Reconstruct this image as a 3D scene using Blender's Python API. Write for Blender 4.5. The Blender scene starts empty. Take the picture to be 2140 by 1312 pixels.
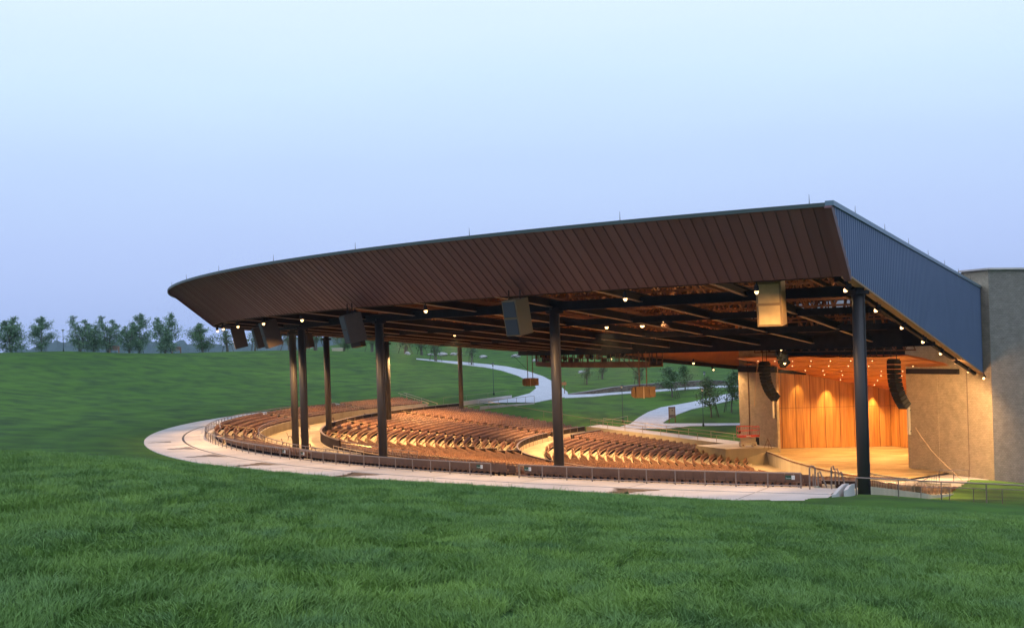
import bpy, math, random
import numpy as np
from mathutils import Vector, Matrix
random.seed(7); rng = np.random.default_rng(7)
S = bpy.context.scene
COL = S.collection
R = math.radians

# ---------------------------------------------------------------- camera
TH, F, HY, CAMZ = 0.032, 2580.0, 71.04, 11.0        # roll, focal length in photo pixels, horizon offset, eye height
cam = bpy.data.cameras.new('camera'); camo = bpy.data.objects.new('camera', cam); COL.objects.link(camo)
cam.sensor_width = 36; cam.lens = 36*F/2140; cam.clip_end = 12000; cam.clip_start = 0.2
cam.shift_x = -HY*math.sin(TH)/2140; cam.shift_y = HY*math.cos(TH)/2140
c, s = math.cos(TH), math.sin(TH)
camo.matrix_world = Matrix(((c, s, 0, 0), (0, 0, -1, 0), (-s, c, 0, CAMZ), (0, 0, 0, 1)))
S.camera = camo
# ---------------------------------------------------------------- world: dusk sky
W = bpy.data.worlds.new('World'); S.world = W; W.use_nodes = True
nt = W.node_tree; nt.nodes.clear()
N = nt.nodes.new; L = nt.links.new
out = N('ShaderNodeOutputWorld'); bg = N('ShaderNodeBackground'); bg2 = N('ShaderNodeBackground'); add = N('ShaderNodeAddShader')
tc = N('ShaderNodeTexCoord'); sp = N('ShaderNodeSeparateXYZ'); rp = N('ShaderNodeValToRGB')
L(tc.outputs['Generated'], sp.inputs[0])
mp = N('ShaderNodeMapping'); mp.inputs['Scale'].default_value = (1.2, 1.2, 6)
no = N('ShaderNodeTexNoise'); no.inputs['Scale'].default_value = 2.2; no.inputs['Detail'].default_value = 3
L(tc.outputs['Generated'], mp.inputs[0]); L(mp.outputs[0], no.inputs['Vector'])
ma = N('ShaderNodeMath'); ma.operation = 'MULTIPLY_ADD'; ma.inputs[1].default_value = 0.045
L(no.outputs['Fac'], ma.inputs[0]); L(sp.outputs['Z'], ma.inputs[2])
L(ma.outputs[0], rp.inputs[0])
def lin(r, g, b):
    f = lambda v: (v/255/12.92) if v/255 <= .04045 else ((v/255+.055)/1.055)**2.4
    return (f(r), f(g), f(b), 1)
SKY = [(0.0, (170, 191, 246)), (0.045, (174, 196, 250)), (0.11, (184, 206, 253)), (0.17, (193, 217, 254)), (0.23, (208, 233, 255)), (0.29, (222, 242, 253)), (0.45, (223, 240, 254)), (1.0, (180, 205, 242))]
while len(rp.color_ramp.elements) < len(SKY): rp.color_ramp.elements.new(0.5)
for e, (p, col) in zip(rp.color_ramp.elements, SKY): e.position = p; e.color = lin(*col)
L(rp.outputs[0], bg.inputs[0]); bg.inputs[1].default_value = 1.03
sky = N('ShaderNodeTexSky'); sky.sky_type = 'NISHITA'; sky.sun_disc = False
sky.sun_elevation = R(3); sky.sun_rotation = R(200)
L(sky.outputs[0], bg2.inputs[0]); bg2.inputs[1].default_value = 0.01
L(bg.outputs[0], add.inputs[0]); L(bg2.outputs[0], add.inputs[1]); L(add.outputs[0], out.inputs[0])
# soft fill from high behind the camera, added to brighten level surfaces
sl = bpy.data.lights.new('fill_sun', 'SUN'); sl.energy = 0.75; sl.angle = R(70); sl.color = (.97, .95, 1.0)
so = bpy.data.objects.new('fill_sun', sl); COL.objects.link(so); so.rotation_euler = (R(32), 0, R(-25))
S.view_settings.view_transform = 'Standard'; S.view_settings.look = 'None'; S.view_settings.exposure = 0.0; S.view_settings.gamma = 1
S.render.engine = 'CYCLES'
cy = S.cycles; cy.use_denoising = True; cy.max_bounces = 6; cy.diffuse_bounces = 3; cy.glossy_bounces = 3; cy.transparent_max_bounces = 8
cy.sample_clamp_indirect = 4; cy.sample_clamp_direct = 0; cy.caustics_reflective = False; cy.caustics_refractive = False
try: cy.use_light_tree = True
except Exception: pass

# ---------------------------------------------------------------- coordinates
def U(px, py, D):
    """the point at distance D from the camera plane seen at photo pixel (px, py)"""
    x, y = px-1070, py-656
    a = x*math.cos(TH)-y*math.sin(TH); b = x*math.sin(TH)+y*math.cos(TH)-HY
    return Vector((a/F*D, D, CAMZ-b/F*D))
C = Vector((80.9, 204.3, 0))                    # centre of the fan of seats and roof
def pol(rho, deg, z=0.0):
    a = R(deg); return Vector((C.x+rho*math.cos(a), C.y+rho*math.sin(a), z))
P0 = Vector((64, 175, 0)); TT = Vector((-.368, .93, 0)); NN = Vector((.93, .368, 0))   # stage front line
def stg(l, n, z=0.0): 
    v = P0+TT*l+NN*n; return Vector((v.x, v.y, z))
A0, A1 = 146.0, 243.6; A1S = 242.45                           # far and near edges of the fan
AISLES = [157.3, 172.3, 187.3, 201.3, 215.7, 230.3]
def prof(r):
    return float(np.interp(r, [0, 41, 44, 76.6, 76.7, 80.4, 80.5, 111.5, 111.6, 121, 121.1, 127.6, 400],
                              [-10.9, -10.9, -10.4, -7.05, -6.9, -6.9, -6.3, -2.1, -1.9, -1.9, -1.1, -.1, 0]))
EF = Vector((math.cos(R(A0)), math.sin(R(A0)), 0)); QF = Vector((math.sin(R(A0)), -math.cos(R(A0)), 0))
def far(r, o, z=0.0):
    v = C+EF*r+QF*o; return Vector((v.x, v.y, z))

# ---------------------------------------------------------------- terrain
ctl = []
def cp(p): ctl.append((p.x, p.y, p.z))
for a in range(148, 258, 9):
    cp(pol(136.5, a, -.06))
    if a < 238:
        for r_, z_ in ((150, .8), (175, 3.8), (200, 8.0), (232, 13.2), (262, 12.4), (330, 4)): cp(pol(r_, a, z_))
for r_ in (128, 112): cp(far(r_, 3, prof(r_)-.2))
for r_ in (98, 88): cp(far(r_, 3, prof(r_)+.2))
for r_ in (76, 62, 48): cp(far(r_, 6.5, prof(r_)+1.2))
for t in ((1130, 831, 290), (1040, 768, 390), (915, 752, 440), (1130, 795, 330), (1150, 812, 306), (1000, 846, 272), (1040, 741, 470),
          (1200, 752, 430), (1300, 752, 430), (1500, 770, 400), (1300, 822, 300), (1470, 806, 308), (1540, 809, 310), (1330, 893, 252),
          (1440, 887, 250), (1540, 887, 249), (1400, 848, 280), (1540, 830, 285), (1302, 882, 256), (1200, 850, 275), (1220, 778, 370),
          (600, 732, 405), (760, 735, 410), (850, 739, 415), (150, 735, 330), (-60, 740, 300), (700, 790, 330), (900, 800, 320),
          (850, 810, 305), (1800, 1033, 92), (1900, 1040, 90), (2140, 1056, 88), (2300, 1066, 86), (1735, 1060, 78), (1765, 1038, 87), (1850, 1034, 93), (1790, 1036, 86), (2140, 1088, 72),
          (2070, 1003, 168), (2140, 1011, 172), (2000, 1011, 163), (1960, 1036, 146), (2100, 1044, 140), (2160, 1046, 128), (1930, 1072, 112), (2140, 1080, 112), (2300, 1090, 112)):
    cp(U(*t))
for x, y, z in ((-200, 650, 6), (0, 650, 24), (200, 600, 26), (-350, 400, 8), (-300, 150, 6), (200, 420, 12), (300, 200, -4), (250, 60, -6), (-200, 0, 8), (150, -60, 6), (0, -150, 12), (500, 500, 20), (-500, 700, 6)):
    ctl.append((x, y, z))
ctl = np.array(ctl); _n = len(ctl)
def _tps(d2): return np.where(d2 > 1e-9, .5*d2*np.log(np.maximum(d2, 1e-9)), 0)
_s = 100.0; _P = ctl[:, :2]/_s
_K = _tps(((_P[:, None]-_P[None])**2).sum(-1))+np.eye(_n)*2e-4
_A = np.zeros((_n+3, _n+3)); _A[:_n, :_n] = _K; _A[:_n, _n] = 1; _A[:_n, _n+1:] = _P; _A[_n, :_n] = 1; _A[_n+1:, :_n] = _P.T
_w = np.linalg.solve(_A, np.concatenate([ctl[:, 2], np.zeros(3)]))
CRX = [-900, 0, 300, 640, 900, 1340, 1540, 1735, 1900, 2140, 3000]
CRM = [.055, .0735, .0845, .1020, .1110, .1270, .1342, .1408, .1455, .154, .168]
def near_drop(X, Y):
    d = np.hypot(X, Y); u = np.where(Y > 1, X/np.maximum(Y, 1), np.sign(X)*2)
    m = np.interp(1070+u*F, CRX, CRM); h0, yc = 2.25, 38.0
    Yc = np.maximum(Y, 0)
    z = h0+m*(Y-yc)+m*yc*1.0*(Y/yc*0+1)-0*Y  # = h0 + m*Y
    z = m*Y+h0/yc**2*(Y-yc)**2
    z = np.where(Y < 0, h0, z)
    z = z-.05*np.sin(X*.31+1.3)*np.sin(Y*.23)*np.clip(Y/14, 0, 1)*np.clip((34-Y)/12, 0, 1)
    return CAMZ-z
def Hs(X, Y):
    X = np.atleast_1d(np.asarray(X, float)); Y = np.atleast_1d(np.asarray(Y, float))
    q = np.stack([X, Y], -1)/_s
    z = np.empty(len(X))
    for i in range(0, len(X), 20000):
        qq = q[i:i+20000]
        z[i:i+20000] = _tps(((qq[:, None]-_P[None])**2).sum(-1))@_w[:_n]+_w[_n]+qq@_w[_n+1:]
    d = np.hypot(X, Y-200)
    k = np.clip((d-480)/300, 0, 1); z = z*(1-k)+k*2.0
    nd = near_drop(X, Y); t = .2
    near_ok = (Y < 100) & (np.abs(X) < 250)
    dd = np.clip((nd-z)/t, -30, 30)
    zz = z+t*np.log1p(np.exp(dd))
    kk = np.clip((100-Y)/15, 0, 1)*np.clip((150-np.abs(X))/60, 0, 1)
    zz = np.where(Y < 45, np.maximum(nd, z*0-50), zz)
    return np.where(kk > 0, zz*kk+z*(1-kk), z)
def Hg(X, Y):
    """ground as meshed: sunk below the seating, stage and building"""
    z = Hs(X, Y); X = np.atleast_1d(X); Y = np.atleast_1d(Y)
    dx, dy = X-C.x, Y-C.y; rho = np.hypot(dx, dy); ph = np.degrees(np.arctan2(dy, dx)) % 360
    off = rho*np.sin(np.radians(np.clip(ph-A0, -60, 60)))
    off2 = rho*np.sin(np.radians(np.clip(np.where(rho > 127.6, 243.2, A1S)-ph, -60, 60)))
    pz = np.interp(rho, [0, 46, 73, 80, 111, 128, 400], [-10.9, -10.6, -7.2, -6.9, -2.1, 0, 0])
    inside = (rho < 135.8) & (off > .5) & (off2 > .6) & (ph > 120) & (ph < 260)
    z = np.where(inside, np.minimum(z, pz-2.6), z)
    ter = (rho < 80) & (rho > 40) & (off > -5.2) & (off <= .5) & (ph > 120)
    z = np.where(ter, np.minimum(z, pz+.4), z)
    lx = (X-P0.x)*TT.x+(Y-P0.y)*TT.y; nx = (X-P0.x)*NN.x+(Y-P0.y)*NN.y
    st = (lx > -4.4) & (lx < 62) & (nx > -16) & (nx < 40)
    st &= ~((lx < 6) & (nx < -.5))
    z = np.where(st, np.minimum(z, -12.5), z)
    return z
def hz(x, y): return float(Hs(x, y)[0])
def hit(px, py, d0=60, d1=700):
    D = np.arange(d0, d1, 1.0); a = U(px, py, 1.0)
    zz = CAMZ+(a.z-CAMZ)*D; g = Hs(a.x*D, D)
    w = np.nonzero(zz <= g)[0]
    if not len(w): return U(px, py, d1)
    i = w[0]
    if i == 0: D_ = D[0]
    else:
        f0, f1 = zz[i-1]-g[i-1], zz[i]-g[i]; D_ = D[i-1]+f0/(f0-f1)
    p = U(px, py, D_); p.z = hz(p.x, p.y); return p

# ---------------------------------------------------------------- materials
def mat(name, base, rough=.7, metal=0.0, var=None, vscale=1.0, bump=0.0, bscale=20.0, emit=None, estr=0.0, stretch=None, var2=None):
    m = bpy.data.materials.new(name); m.use_nodes = True; t = m.node_tree; b = t.nodes['Principled BSDF']
    b.inputs['Base Color'].default_value = (*base, 1); b.inputs['Roughness'].default_value = rough; b.inputs['Metallic'].default_value = metal
    g = t.nodes.new('ShaderNodeNewGeometry') ; vec = g.outputs['Position']
    if stretch:
        mpn = t.nodes.new('ShaderNodeMapping'); mpn.inputs['Scale'].default_value = stretch; t.links.new(vec, mpn.inputs[0]); vec = mpn.outputs[0]
    if var:
        n = t.nodes.new('ShaderNodeTexNoise'); n.inputs['Scale'].default_value = vscale; n.inputs['Detail'].default_value = 5; t.links.new(vec, n.inputs['Vector'])
        r = t.nodes.new('ShaderNodeValToRGB'); r.color_ramp.elements[0].position = .35; r.color_ramp.elements[1].position = .68
        r.color_ramp.elements[0].color = (*base, 1); r.color_ramp.elements[1].color = (*var, 1); t.links.new(n.outputs['Fac'], r.inputs[0])
        o = r.outputs[0]
        if var2:
            n2 = t.nodes.new('ShaderNodeTexNoise'); n2.inputs['Scale'].default_value = vscale*7.3; n2.inputs['Detail'].default_value = 3; t.links.new(vec, n2.inputs['Vector'])
            mx = t.nodes.new('ShaderNodeMix'); mx.data_type = 'RGBA'; mx.blend_type = 'MIX'
            r2 = t.nodes.new('ShaderNodeMapRange'); r2.inputs[1].default_value = .4; r2.inputs[2].default_value = .75; t.links.new(n2.outputs['Fac'], r2.inputs[0])
            t.links.new(r2.outputs[0], mx.inputs[0]); t.links.new(o, mx.inputs[6]); mx.inputs[7].default_value = (*var2, 1); o = mx.outputs[2]
        t.links.new(o, b.inputs['Base Color'])
    if bump:
        n = t.nodes.new('ShaderNodeTexNoise'); n.inputs['Scale'].default_value = bscale; n.inputs['Detail'].default_value = 4; t.links.new(vec, n.inputs['Vector'])
        bp = t.nodes.new('ShaderNodeBump'); bp.inputs['Strength'].default_value = bump; bp.inputs['Distance'].default_value = .1; t.links.new(n.outputs['Fac'], bp.inputs['Height']); t.links.new(bp.outputs[0], b.inputs['Normal'])
    if emit:
        b.inputs['Emission Color'].default_value = (*emit, 1); b.inputs['Emission Strength'].default_value = estr
    return m
M = {}
M['ground'] = mat('lawn grass', (.062, .142, .028), .95, var=(.088, .185, .034), vscale=.03, bump=.8, bscale=5, var2=(.038, .076, .032))
def bands(m):
    t = m.node_tree; b = t.nodes['Principled BSDF']; old = b.inputs['Base Color'].links[0].from_socket
    g = t.nodes.new('ShaderNodeNewGeometry'); sb = t.nodes.new('ShaderNodeVectorMath'); sb.operation = 'SUBTRACT'; sb.inputs[1].default_value = (80.9, 204.3, 0); t.links.new(g.outputs['Position'], sb.inputs[0])
    ln = t.nodes.new('ShaderNodeVectorMath'); ln.operation = 'LENGTH'; t.links.new(sb.outputs[0], ln.inputs[0])
    n = t.nodes.new('ShaderNodeTexNoise'); n.noise_dimensions = '1D'; n.inputs['Scale'].default_value = .22; n.inputs['Detail'].default_value = 3; t.links.new(ln.outputs['Value'], n.inputs['W'])
    f = t.nodes.new('ShaderNodeTexNoise'); f.inputs['Scale'].default_value = 5.5; f.inputs['Detail'].default_value = 6; f.inputs['Roughness'].default_value = .7; t.links.new(g.outputs['Position'], f.inputs['Vector'])
    a = t.nodes.new('ShaderNodeMath'); a.operation = 'ADD'; t.links.new(n.outputs['Fac'], a.inputs[0]); t.links.new(f.outputs['Fac'], a.inputs[1])
    r = t.nodes.new('ShaderNodeMapRange'); r.inputs[1].default_value = .7; r.inputs[2].default_value = 1.3; r.inputs[3].default_value = .86; r.inputs[4].default_value = 1.14; t.links.new(a.outputs[0], r.inputs[0])
    mx = t.nodes.new('ShaderNodeVectorMath'); mx.operation = 'SCALE'; t.links.new(old, mx.inputs[0]); t.links.new(r.outputs[0], mx.inputs['Scale']); t.links.new(mx.outputs[0], b.inputs['Base Color'])
bands(M['ground'])
M['ground'].node_tree.nodes['Principled BSDF'].inputs['Specular IOR Level'].default_value = .08
M['concrete'] = mat('pale concrete', (.54, .51, .52), .8, var=(.67, .63, .64), vscale=.25, bump=.15, bscale=8)
M['path'] = mat('path concrete', (.50, .52, .60), .85, var=(.64, .66, .75), vscale=.5, var2=(.44, .46, .53))
M['cwall'] = mat('wall concrete', (.42, .38, .30), .85, var=(.52, .47, .38), vscale=.6, bump=.2, bscale=6, stretch=(1, 1, .15))
M['bowl'] = mat('bowl concrete', (.36, .315, .26), .8, var=(.52, .46, .39), vscale=.45, var2=(.40, .34, .27))
M['seat'] = mat('brown seat plastic', (.115, .050, .030), .5, var=(.235, .115, .065), vscale=1.6)
M['seat2'] = mat('seat back shell', (.13, .07, .052), .6, var=(.17, .09, .066), vscale=.8)
M['steel'] = mat('dark steel', (.017, .015, .019), .6, .0, var=(.024, .021, .026), vscale=1.3)
M['column'] = mat('column paint', (.038, .034, .039), .5, .0, var=(.046, .041, .045), vscale=.5)
M['truss'] = mat('brown truss steel', (.13, .06, .038), .6, 0, var=(.19, .095, .055), vscale=.6)
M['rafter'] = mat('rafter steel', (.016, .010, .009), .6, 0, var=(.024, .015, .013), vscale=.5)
M['flange'] = mat('lamplit rafter flange', (.17, .105, .075), .5)  # lamplight on the underside put into a paler colour than the web
M['deck'] = mat('roof deck', (.012, .006, .0045), .8, var=(.02, .010, .007), vscale=.3)
M['fascia'] = mat('brown metal cladding', (.118, .056, .063), .5, .1, var=(.130, .064, .072), vscale=.12)
M['fascia2'] = mat('brown metal cladding two', (.123, .060, .067), .46, .1, var=(.135, .068, .075), vscale=.12)
M['fascia3'] = mat('brown metal cladding three', (.113, .053, .059), .55, .1, var=(.124, .061, .067), vscale=.12)
M['seam'] = mat('seam', (.06, .02, .02), .6, .1)
M['coping'] = mat('coping', (.05, .075, .08), .5, .2)
M['blue'] = mat('blue corrugated metal', (.085, .125, .235), .45, .3, var=(.098, .14, .26), vscale=.3)
M['bcope'] = mat('blue coping', (.12, .19, .26), .4, .4)
M['rail'] = mat('bronze rail', (.27, .21, .19), .4, .6)
M['railgold'] = mat('pale handrail', (.42, .34, .24), .35, .6)
M['parapet'] = mat('dark parapet panel', (.022, .014, .013), .7, var=(.03, .02, .018), vscale=.7)
M['wood'] = None
M['stagefloor'] = mat('worn stage floor', (.20, .13, .055), .42, var=(.66, .54, .34), vscale=.75, stretch=(.3, 1.6, 1), var2=(.34, .24, .12))
M['canopy'] = mat('orange wood ceiling', (.55, .19, .05), .5, var=(.62, .23, .065), vscale=.8, stretch=(1, .2, 1))
M['orange'] = mat('orange wood siding', (.50, .17, .05), .5, var=(.58, .21, .06), vscale=.8)
M['white'] = mat('white metal', (.62, .6, .55), .5)
M['red'] = mat('red paint', (.55, .05, .035), .45, var=(.45, .045, .03), vscale=3)
M['cream'] = mat('cream paint', (.48, .42, .33), .5)
M['black'] = mat('black', (.007, .007, .007), .6, var=(.013, .012, .012), vscale=4)
M['spkgold'] = mat('tan speaker box', (.36, .25, .12), .5, var=(.42, .30, .15), vscale=2)
M['spkbrown'] = mat('brown speaker box', (.03, .020, .019), .7, var=(.038, .026, .024), vscale=2)
M['grille'] = mat('speaker grille', (.022, .026, .04), .6)
M['hung'] = mat('ochre speaker box', (.20, .12, .045), .5, var=(.24, .15, .055), vscale=2)
M['green'] = mat('green sign', (.015, .06, .035), .5)
M['paper'] = mat('white sign', (.68, .66, .66), .6)
M['lampmetal'] = mat('lamp post paint', (.02, .05, .045), .45, .3)
M['frost'] = mat('frosted lamp glass', (.7, .72, .7), .3)
M['bench'] = mat('bench timber', (.38, .2, .12), .7)
M['rock'] = mat('pale boulder', (.33, .33, .35), .9, var=(.5, .5, .54), vscale=.9, bump=.6, bscale=2)
M['trunk'] = mat('bark', (.10, .09, .075), .9, var=(.2, .19, .17), vscale=3)
M['stake'] = mat('stake wood', (.07, .06, .05), .9)
M['leaf'] = mat('dark leaves', (.10, .20, .115), .7, var=(.165, .30, .17), vscale=.8)
M['leaf2'] = mat('pale leaves', (.08, .17, .07), .7, var=(.14, .25, .11), vscale=.8)
M['hill'] = mat('far woods haze tint', (.028, .065, .07), .95, var=(.04, .085, .085), vscale=.02)  # distance haze put into the bluish base colour
M['glow'] = mat('lamp lens', (1, .8, .5), .5, emit=(1.0, .60, .26), estr=4.5)
M['glow2'] = mat('downlight', (1, .8, .5), .5, emit=(1.0, .70, .36), estr=3.5)
M['redsign'] = mat('red exit sign', (.6, .03, .03), .5, emit=(1, .08, .05), estr=.5)
M['stain'] = mat('wet concrete', (.17, .12, .085), .45, var=(.22, .16, .12), vscale=.8)
M['drain'] = mat('drain channel', (.06, .045, .042), .6)
M['cable'] = mat('pale cable', (.6, .45, .3), .6)
for k_ in ('parapet', 'steel', 'rafter', 'deck', 'black', 'truss', 'fascia', 'fascia2', 'fascia3', 'concrete', 'path', 'bowl'): M[k_].node_tree.nodes['Principled BSDF'].inputs['Specular IOR Level'].default_value = .08 if k_ not in ('fascia', 'fascia2', 'fascia3') else .25
def brickmat(name, c1, c2, mort, proj):
    m = bpy.data.materials.new(name); m.use_nodes = True; t = m.node_tree; b = t.nodes['Principled BSDF']; b.inputs['Roughness'].default_value = .9
    g = t.nodes.new('ShaderNodeNewGeometry'); mp_ = t.nodes.new('ShaderNodeMapping'); mp_.vector_type = 'POINT'
    # wall plane coordinates: along the wall, height
    sx = t.nodes.new('ShaderNodeVectorMath'); sx.operation = 'DOT_PRODUCT'; sx.inputs[1].default_value = proj
    t.links.new(g.outputs['Position'], sx.inputs[0]); sz = t.nodes.new('ShaderNodeSeparateXYZ'); t.links.new(g.outputs['Position'], sz.inputs[0])
    cb = t.nodes.new('ShaderNodeCombineXYZ'); t.links.new(sx.outputs['Value'], cb.inputs[0]); t.links.new(sz.outputs[2], cb.inputs[1])
    br = t.nodes.new('ShaderNodeTexBrick'); br.inputs['Scale'].default_value = 1; br.inputs['Brick Width'].default_value = .5; br.inputs['Row Height'].default_value = .25; br.inputs['Mortar Size'].default_value = .02
    br.inputs['Color1'].default_value = (*c1, 1); br.inputs['Color2'].default_value = (*c2, 1); br.inputs['Mortar'].default_value = (*mort, 1)
    t.links.new(cb.outputs[0], br.inputs['Vector'])
    n = t.nodes.new('ShaderNodeTexNoise'); n.inputs['Scale'].default_value = .7; n.inputs['Detail'].default_value = 8; t.links.new(cb.outputs[0], n.inputs['Vector'])
    mx = t.nodes.new('ShaderNodeMix'); mx.data_type = 'RGBA'; mx.blend_type = 'MULTIPLY'; mx.inputs[0].default_value = .4
    rr = t.nodes.new('ShaderNodeValToRGB'); rr.color_ramp.elements[0].position = .3; rr.color_ramp.elements[1].position = .7; rr.color_ramp.elements[0].color = (.5, .48, .46, 1); rr.color_ramp.elements[1].color = (1.15, 1.12, 1.1, 1)
    t.links.new(n.outputs['Fac'], rr.inputs[0]); t.links.new(br.outputs['Color'], mx.inputs[6]); t.links.new(rr.outputs[0], mx.inputs[7]); t.links.new(mx.outputs[2], b.inputs['Base Color'])
    n3 = t.nodes.new('ShaderNodeTexNoise'); n3.inputs['Scale'].default_value = 8; n3.inputs['Detail'].default_value = 5; t.links.new(cb.outputs[0], n3.inputs['Vector'])
    ad = t.nodes.new('ShaderNodeMath'); ad.operation = 'MULTIPLY_ADD'; ad.inputs[1].default_value = -.5; t.links.new(br.outputs['Fac'], ad.inputs[0]); t.links.new(n3.outputs['Fac'], ad.inputs[2])
    bp = t.nodes.new('ShaderNodeBump'); bp.inputs['Strength'].default_value = .9; bp.inputs['Distance'].default_value = .16; t.links.new(ad.outputs[0], bp.inputs['Height']); t.links.new(bp.outputs[0], b.inputs['Normal'])
    return m
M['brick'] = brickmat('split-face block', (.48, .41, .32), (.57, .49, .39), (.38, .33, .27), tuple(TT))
M['brick_shade'] = brickmat('split-face block shaded side', (.27, .25, .235), (.33, .305, .285), (.21, .195, .18), tuple(NN))  # darker copy of the block, its unlit side put into the colour
M['stone'] = brickmat('stone wall', (.16, .13, .12), (.32, .29, .27), (.07, .065, .06), (1, 0, 0))
def woodmat():
    m = bpy.data.materials.new('wood panels'); m.use_nodes = True; t = m.node_tree; b = t.nodes['Principled BSDF']; b.inputs['Roughness'].default_value = .42
    g = t.nodes.new('ShaderNodeNewGeometry'); mp_ = t.nodes.new('ShaderNodeMapping'); mp_.inputs['Scale'].default_value = (2.2, 2.2, .12); t.links.new(g.outputs['Position'], mp_.inputs[0])
    n = t.nodes.new('ShaderNodeTexNoise'); n.inputs['Scale'].default_value = 1.6; n.inputs['Detail'].default_value = 6; t.links.new(mp_.outputs[0], n.inputs['Vector'])
    r = t.nodes.new('ShaderNodeValToRGB'); r.color_ramp.elements[0].position = .3; r.color_ramp.elements[1].position = .7
    r.color_ramp.elements[0].color = (.35, .14, .032, 1); r.color_ramp.elements[1].color = (.58, .28, .075, 1); t.links.new(n.outputs['Fac'], r.inputs[0]); t.links.new(r.outputs[0], b.inputs['Base Color'])
    return m
M['wood'] = woodmat()

# ---------------------------------------------------------------- mesh building
class MB:
    def __init__(s): s.v = []; s.f = []; s.m = []
    def add(s, vs, fs, mi=0):
        o = len(s.v); s.v += [tuple(v) for v in vs]; s.f += [tuple(i+o for i in f) for f in fs]; s.m += [mi]*len(fs); return s
    def hexa(s, b, t, mi=0):   # 4 bottom points, 4 top points, same winding
        return s.add(list(b)+list(t), [(3, 2, 1, 0), (4, 5, 6, 7), (0, 1, 5, 4), (1, 2, 6, 5), (2, 3, 7, 6), (3, 0, 4, 7)], mi)
    def box(s, c, d, rz=0.0, mi=0, rx=0.0):
        x, y, z = d[0]/2, d[1]/2, d[2]/2
        m = Matrix.Rotation(rz, 3, 'Z')@Matrix.Rotation(rx, 3, 'X'); c = Vector(c)
        P = [c+m@Vector(p) for p in ((-x, -y, -z), (x, -y, -z), (x, y, -z), (-x, y, -z), (-x, -y, z), (x, -y, z), (x, y, z), (-x, y, z))]
        return s.hexa(P[:4], P[4:], mi)
    def beam(s, a, b, w, h, mi=0, up=Vector((0, 0, 1))):
        a, b = Vector(a), Vector(b); d = (b-a).normalized(); r = d.cross(up)
        if r.length < 1e-4: r = d.cross(Vector((1, 0, 0)))
        r.normalize(); u = r.cross(d).normalized(); r *= w/2; u *= h/2
        return s.hexa([a-r-u, a+r-u, b+r-u, b-r-u], [a-r+u, a+r+u, b+r+u, b-r+u], mi)
    def tube(s, pts, r, n=8, mi=0, caps=True):
        pts = [Vector(p) for p in pts]; rs = r if isinstance(r, (list, tuple)) else [r]*len(pts); o = len(s.v); last = None
        for i, p in enumerate(pts):
            d = (pts[min(i+1, len(pts)-1)]-pts[max(i-1, 0)])
            d = d.normalized() if d.length > 1e-9 else Vector((0, 0, 1))
            a = d.cross(Vector((0, 0, 1))) if abs(d.z) < .95 else d.cross(Vector((0, 1, 0)))
            a.normalize(); b = d.cross(a)
            for k in range(n):
                t = 2*math.pi*k/n; s.v.append(tuple(p+(a*math.cos(t)+b*math.sin(t))*rs[i]))
        for i in range(len(pts)-1):
            for k in range(n):
                k2 = (k+1) % n; s.f.append((o+i*n+k, o+i*n+k2, o+(i+1)*n+k2, o+(i+1)*n+k)); s.m.append(mi)
        if caps:
            s.f.append(tuple(o+k for k in range(n))[::-1]); s.f.append(tuple(o+(len(pts)-1)*n+k for k in range(n))); s.m += [mi, mi]
        return s
    def lathe(s, c, prof_, n=16, mi=0):
        return s.tube([Vector(c)+Vector((0, 0, z)) for r, z in prof_], [r for r, z in prof_], n, mi)
    def sheet(s, rows, mi=0):    # grid of points
        o = len(s.v); n = len(rows[0])
        for r in rows: s.v += [tuple(p) for p in r]
        for i in range(len(rows)-1):
            for j in range(n-1): s.f.append((o+i*n+j, o+i*n+j+1, o+(i+1)*n+j+1, o+(i+1)*n+j)); s.m.append(mi)
        return s
    def build(s, name, mats, parent=None, smooth=False, loc=None):
        me = bpy.data.meshes.new(name); 
        off = Vector(loc) if loc is not None else (parent['_o'] if parent is not None and '_o' in parent else None)
        me.from_pydata(s.v, [], s.f)
        for m in (mats if isinstance(mats, (list, tuple)) else [mats]): me.materials.append(m)
        me.polygons.foreach_set('material_index', s.m)
        if smooth: me.polygons.foreach_set('use_smooth', [True]*len(s.f))
        o = bpy.data.objects.new(name, me); COL.objects.link(o)
        if parent is not None:
            o.parent = parent
            o.location = -world_loc(parent)
        if loc is not None:
            me.transform(Matrix.Translation(-Vector(loc))); o.location = Vector(loc)-(world_loc(parent) if parent is not None else Vector((0, 0, 0)))
        me.update(); return o
def world_loc(o):
    v = Vector(o.location)
    while o.parent is not None: o = o.parent; v += Vector(o.location)
    return v
def tag(o, label=None, cat=None, group=None, kind=None):
    if label: o['label'] = label
    if cat: o['category'] = cat
    if group: o['group'] = group
    if kind: o['kind'] = kind
    return o
def thing(name, loc, label, cat, group=None):
    o = bpy.data.objects.new(name, None); o.empty_display_size = .2; COL.objects.link(o); o.location = loc
    return tag(o, label, cat, group)
def copy_tree(o, parent=None):
    q = o.copy(); COL.objects.link(q); q.parent = parent
    for ch in list(o.children): copy_tree(ch, q)
    return q
def struct(o): o['kind'] = 'structure'; return o
ORD = ['first', 'second', 'third', 'fourth', 'fifth', 'sixth', 'seventh', 'eighth', 'ninth', 'tenth', 'eleventh', 'twelfth', 'thirteenth', 'fourteenth', 'fifteenth', 'sixteenth', 'seventeenth', 'eighteenth', 'nineteenth', 'twentieth']
def ring_pts(rho, a0, a1, n, z): return [pol(rho, a0+(a1-a0)*i/n, z) for i in range(n+1)]

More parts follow.
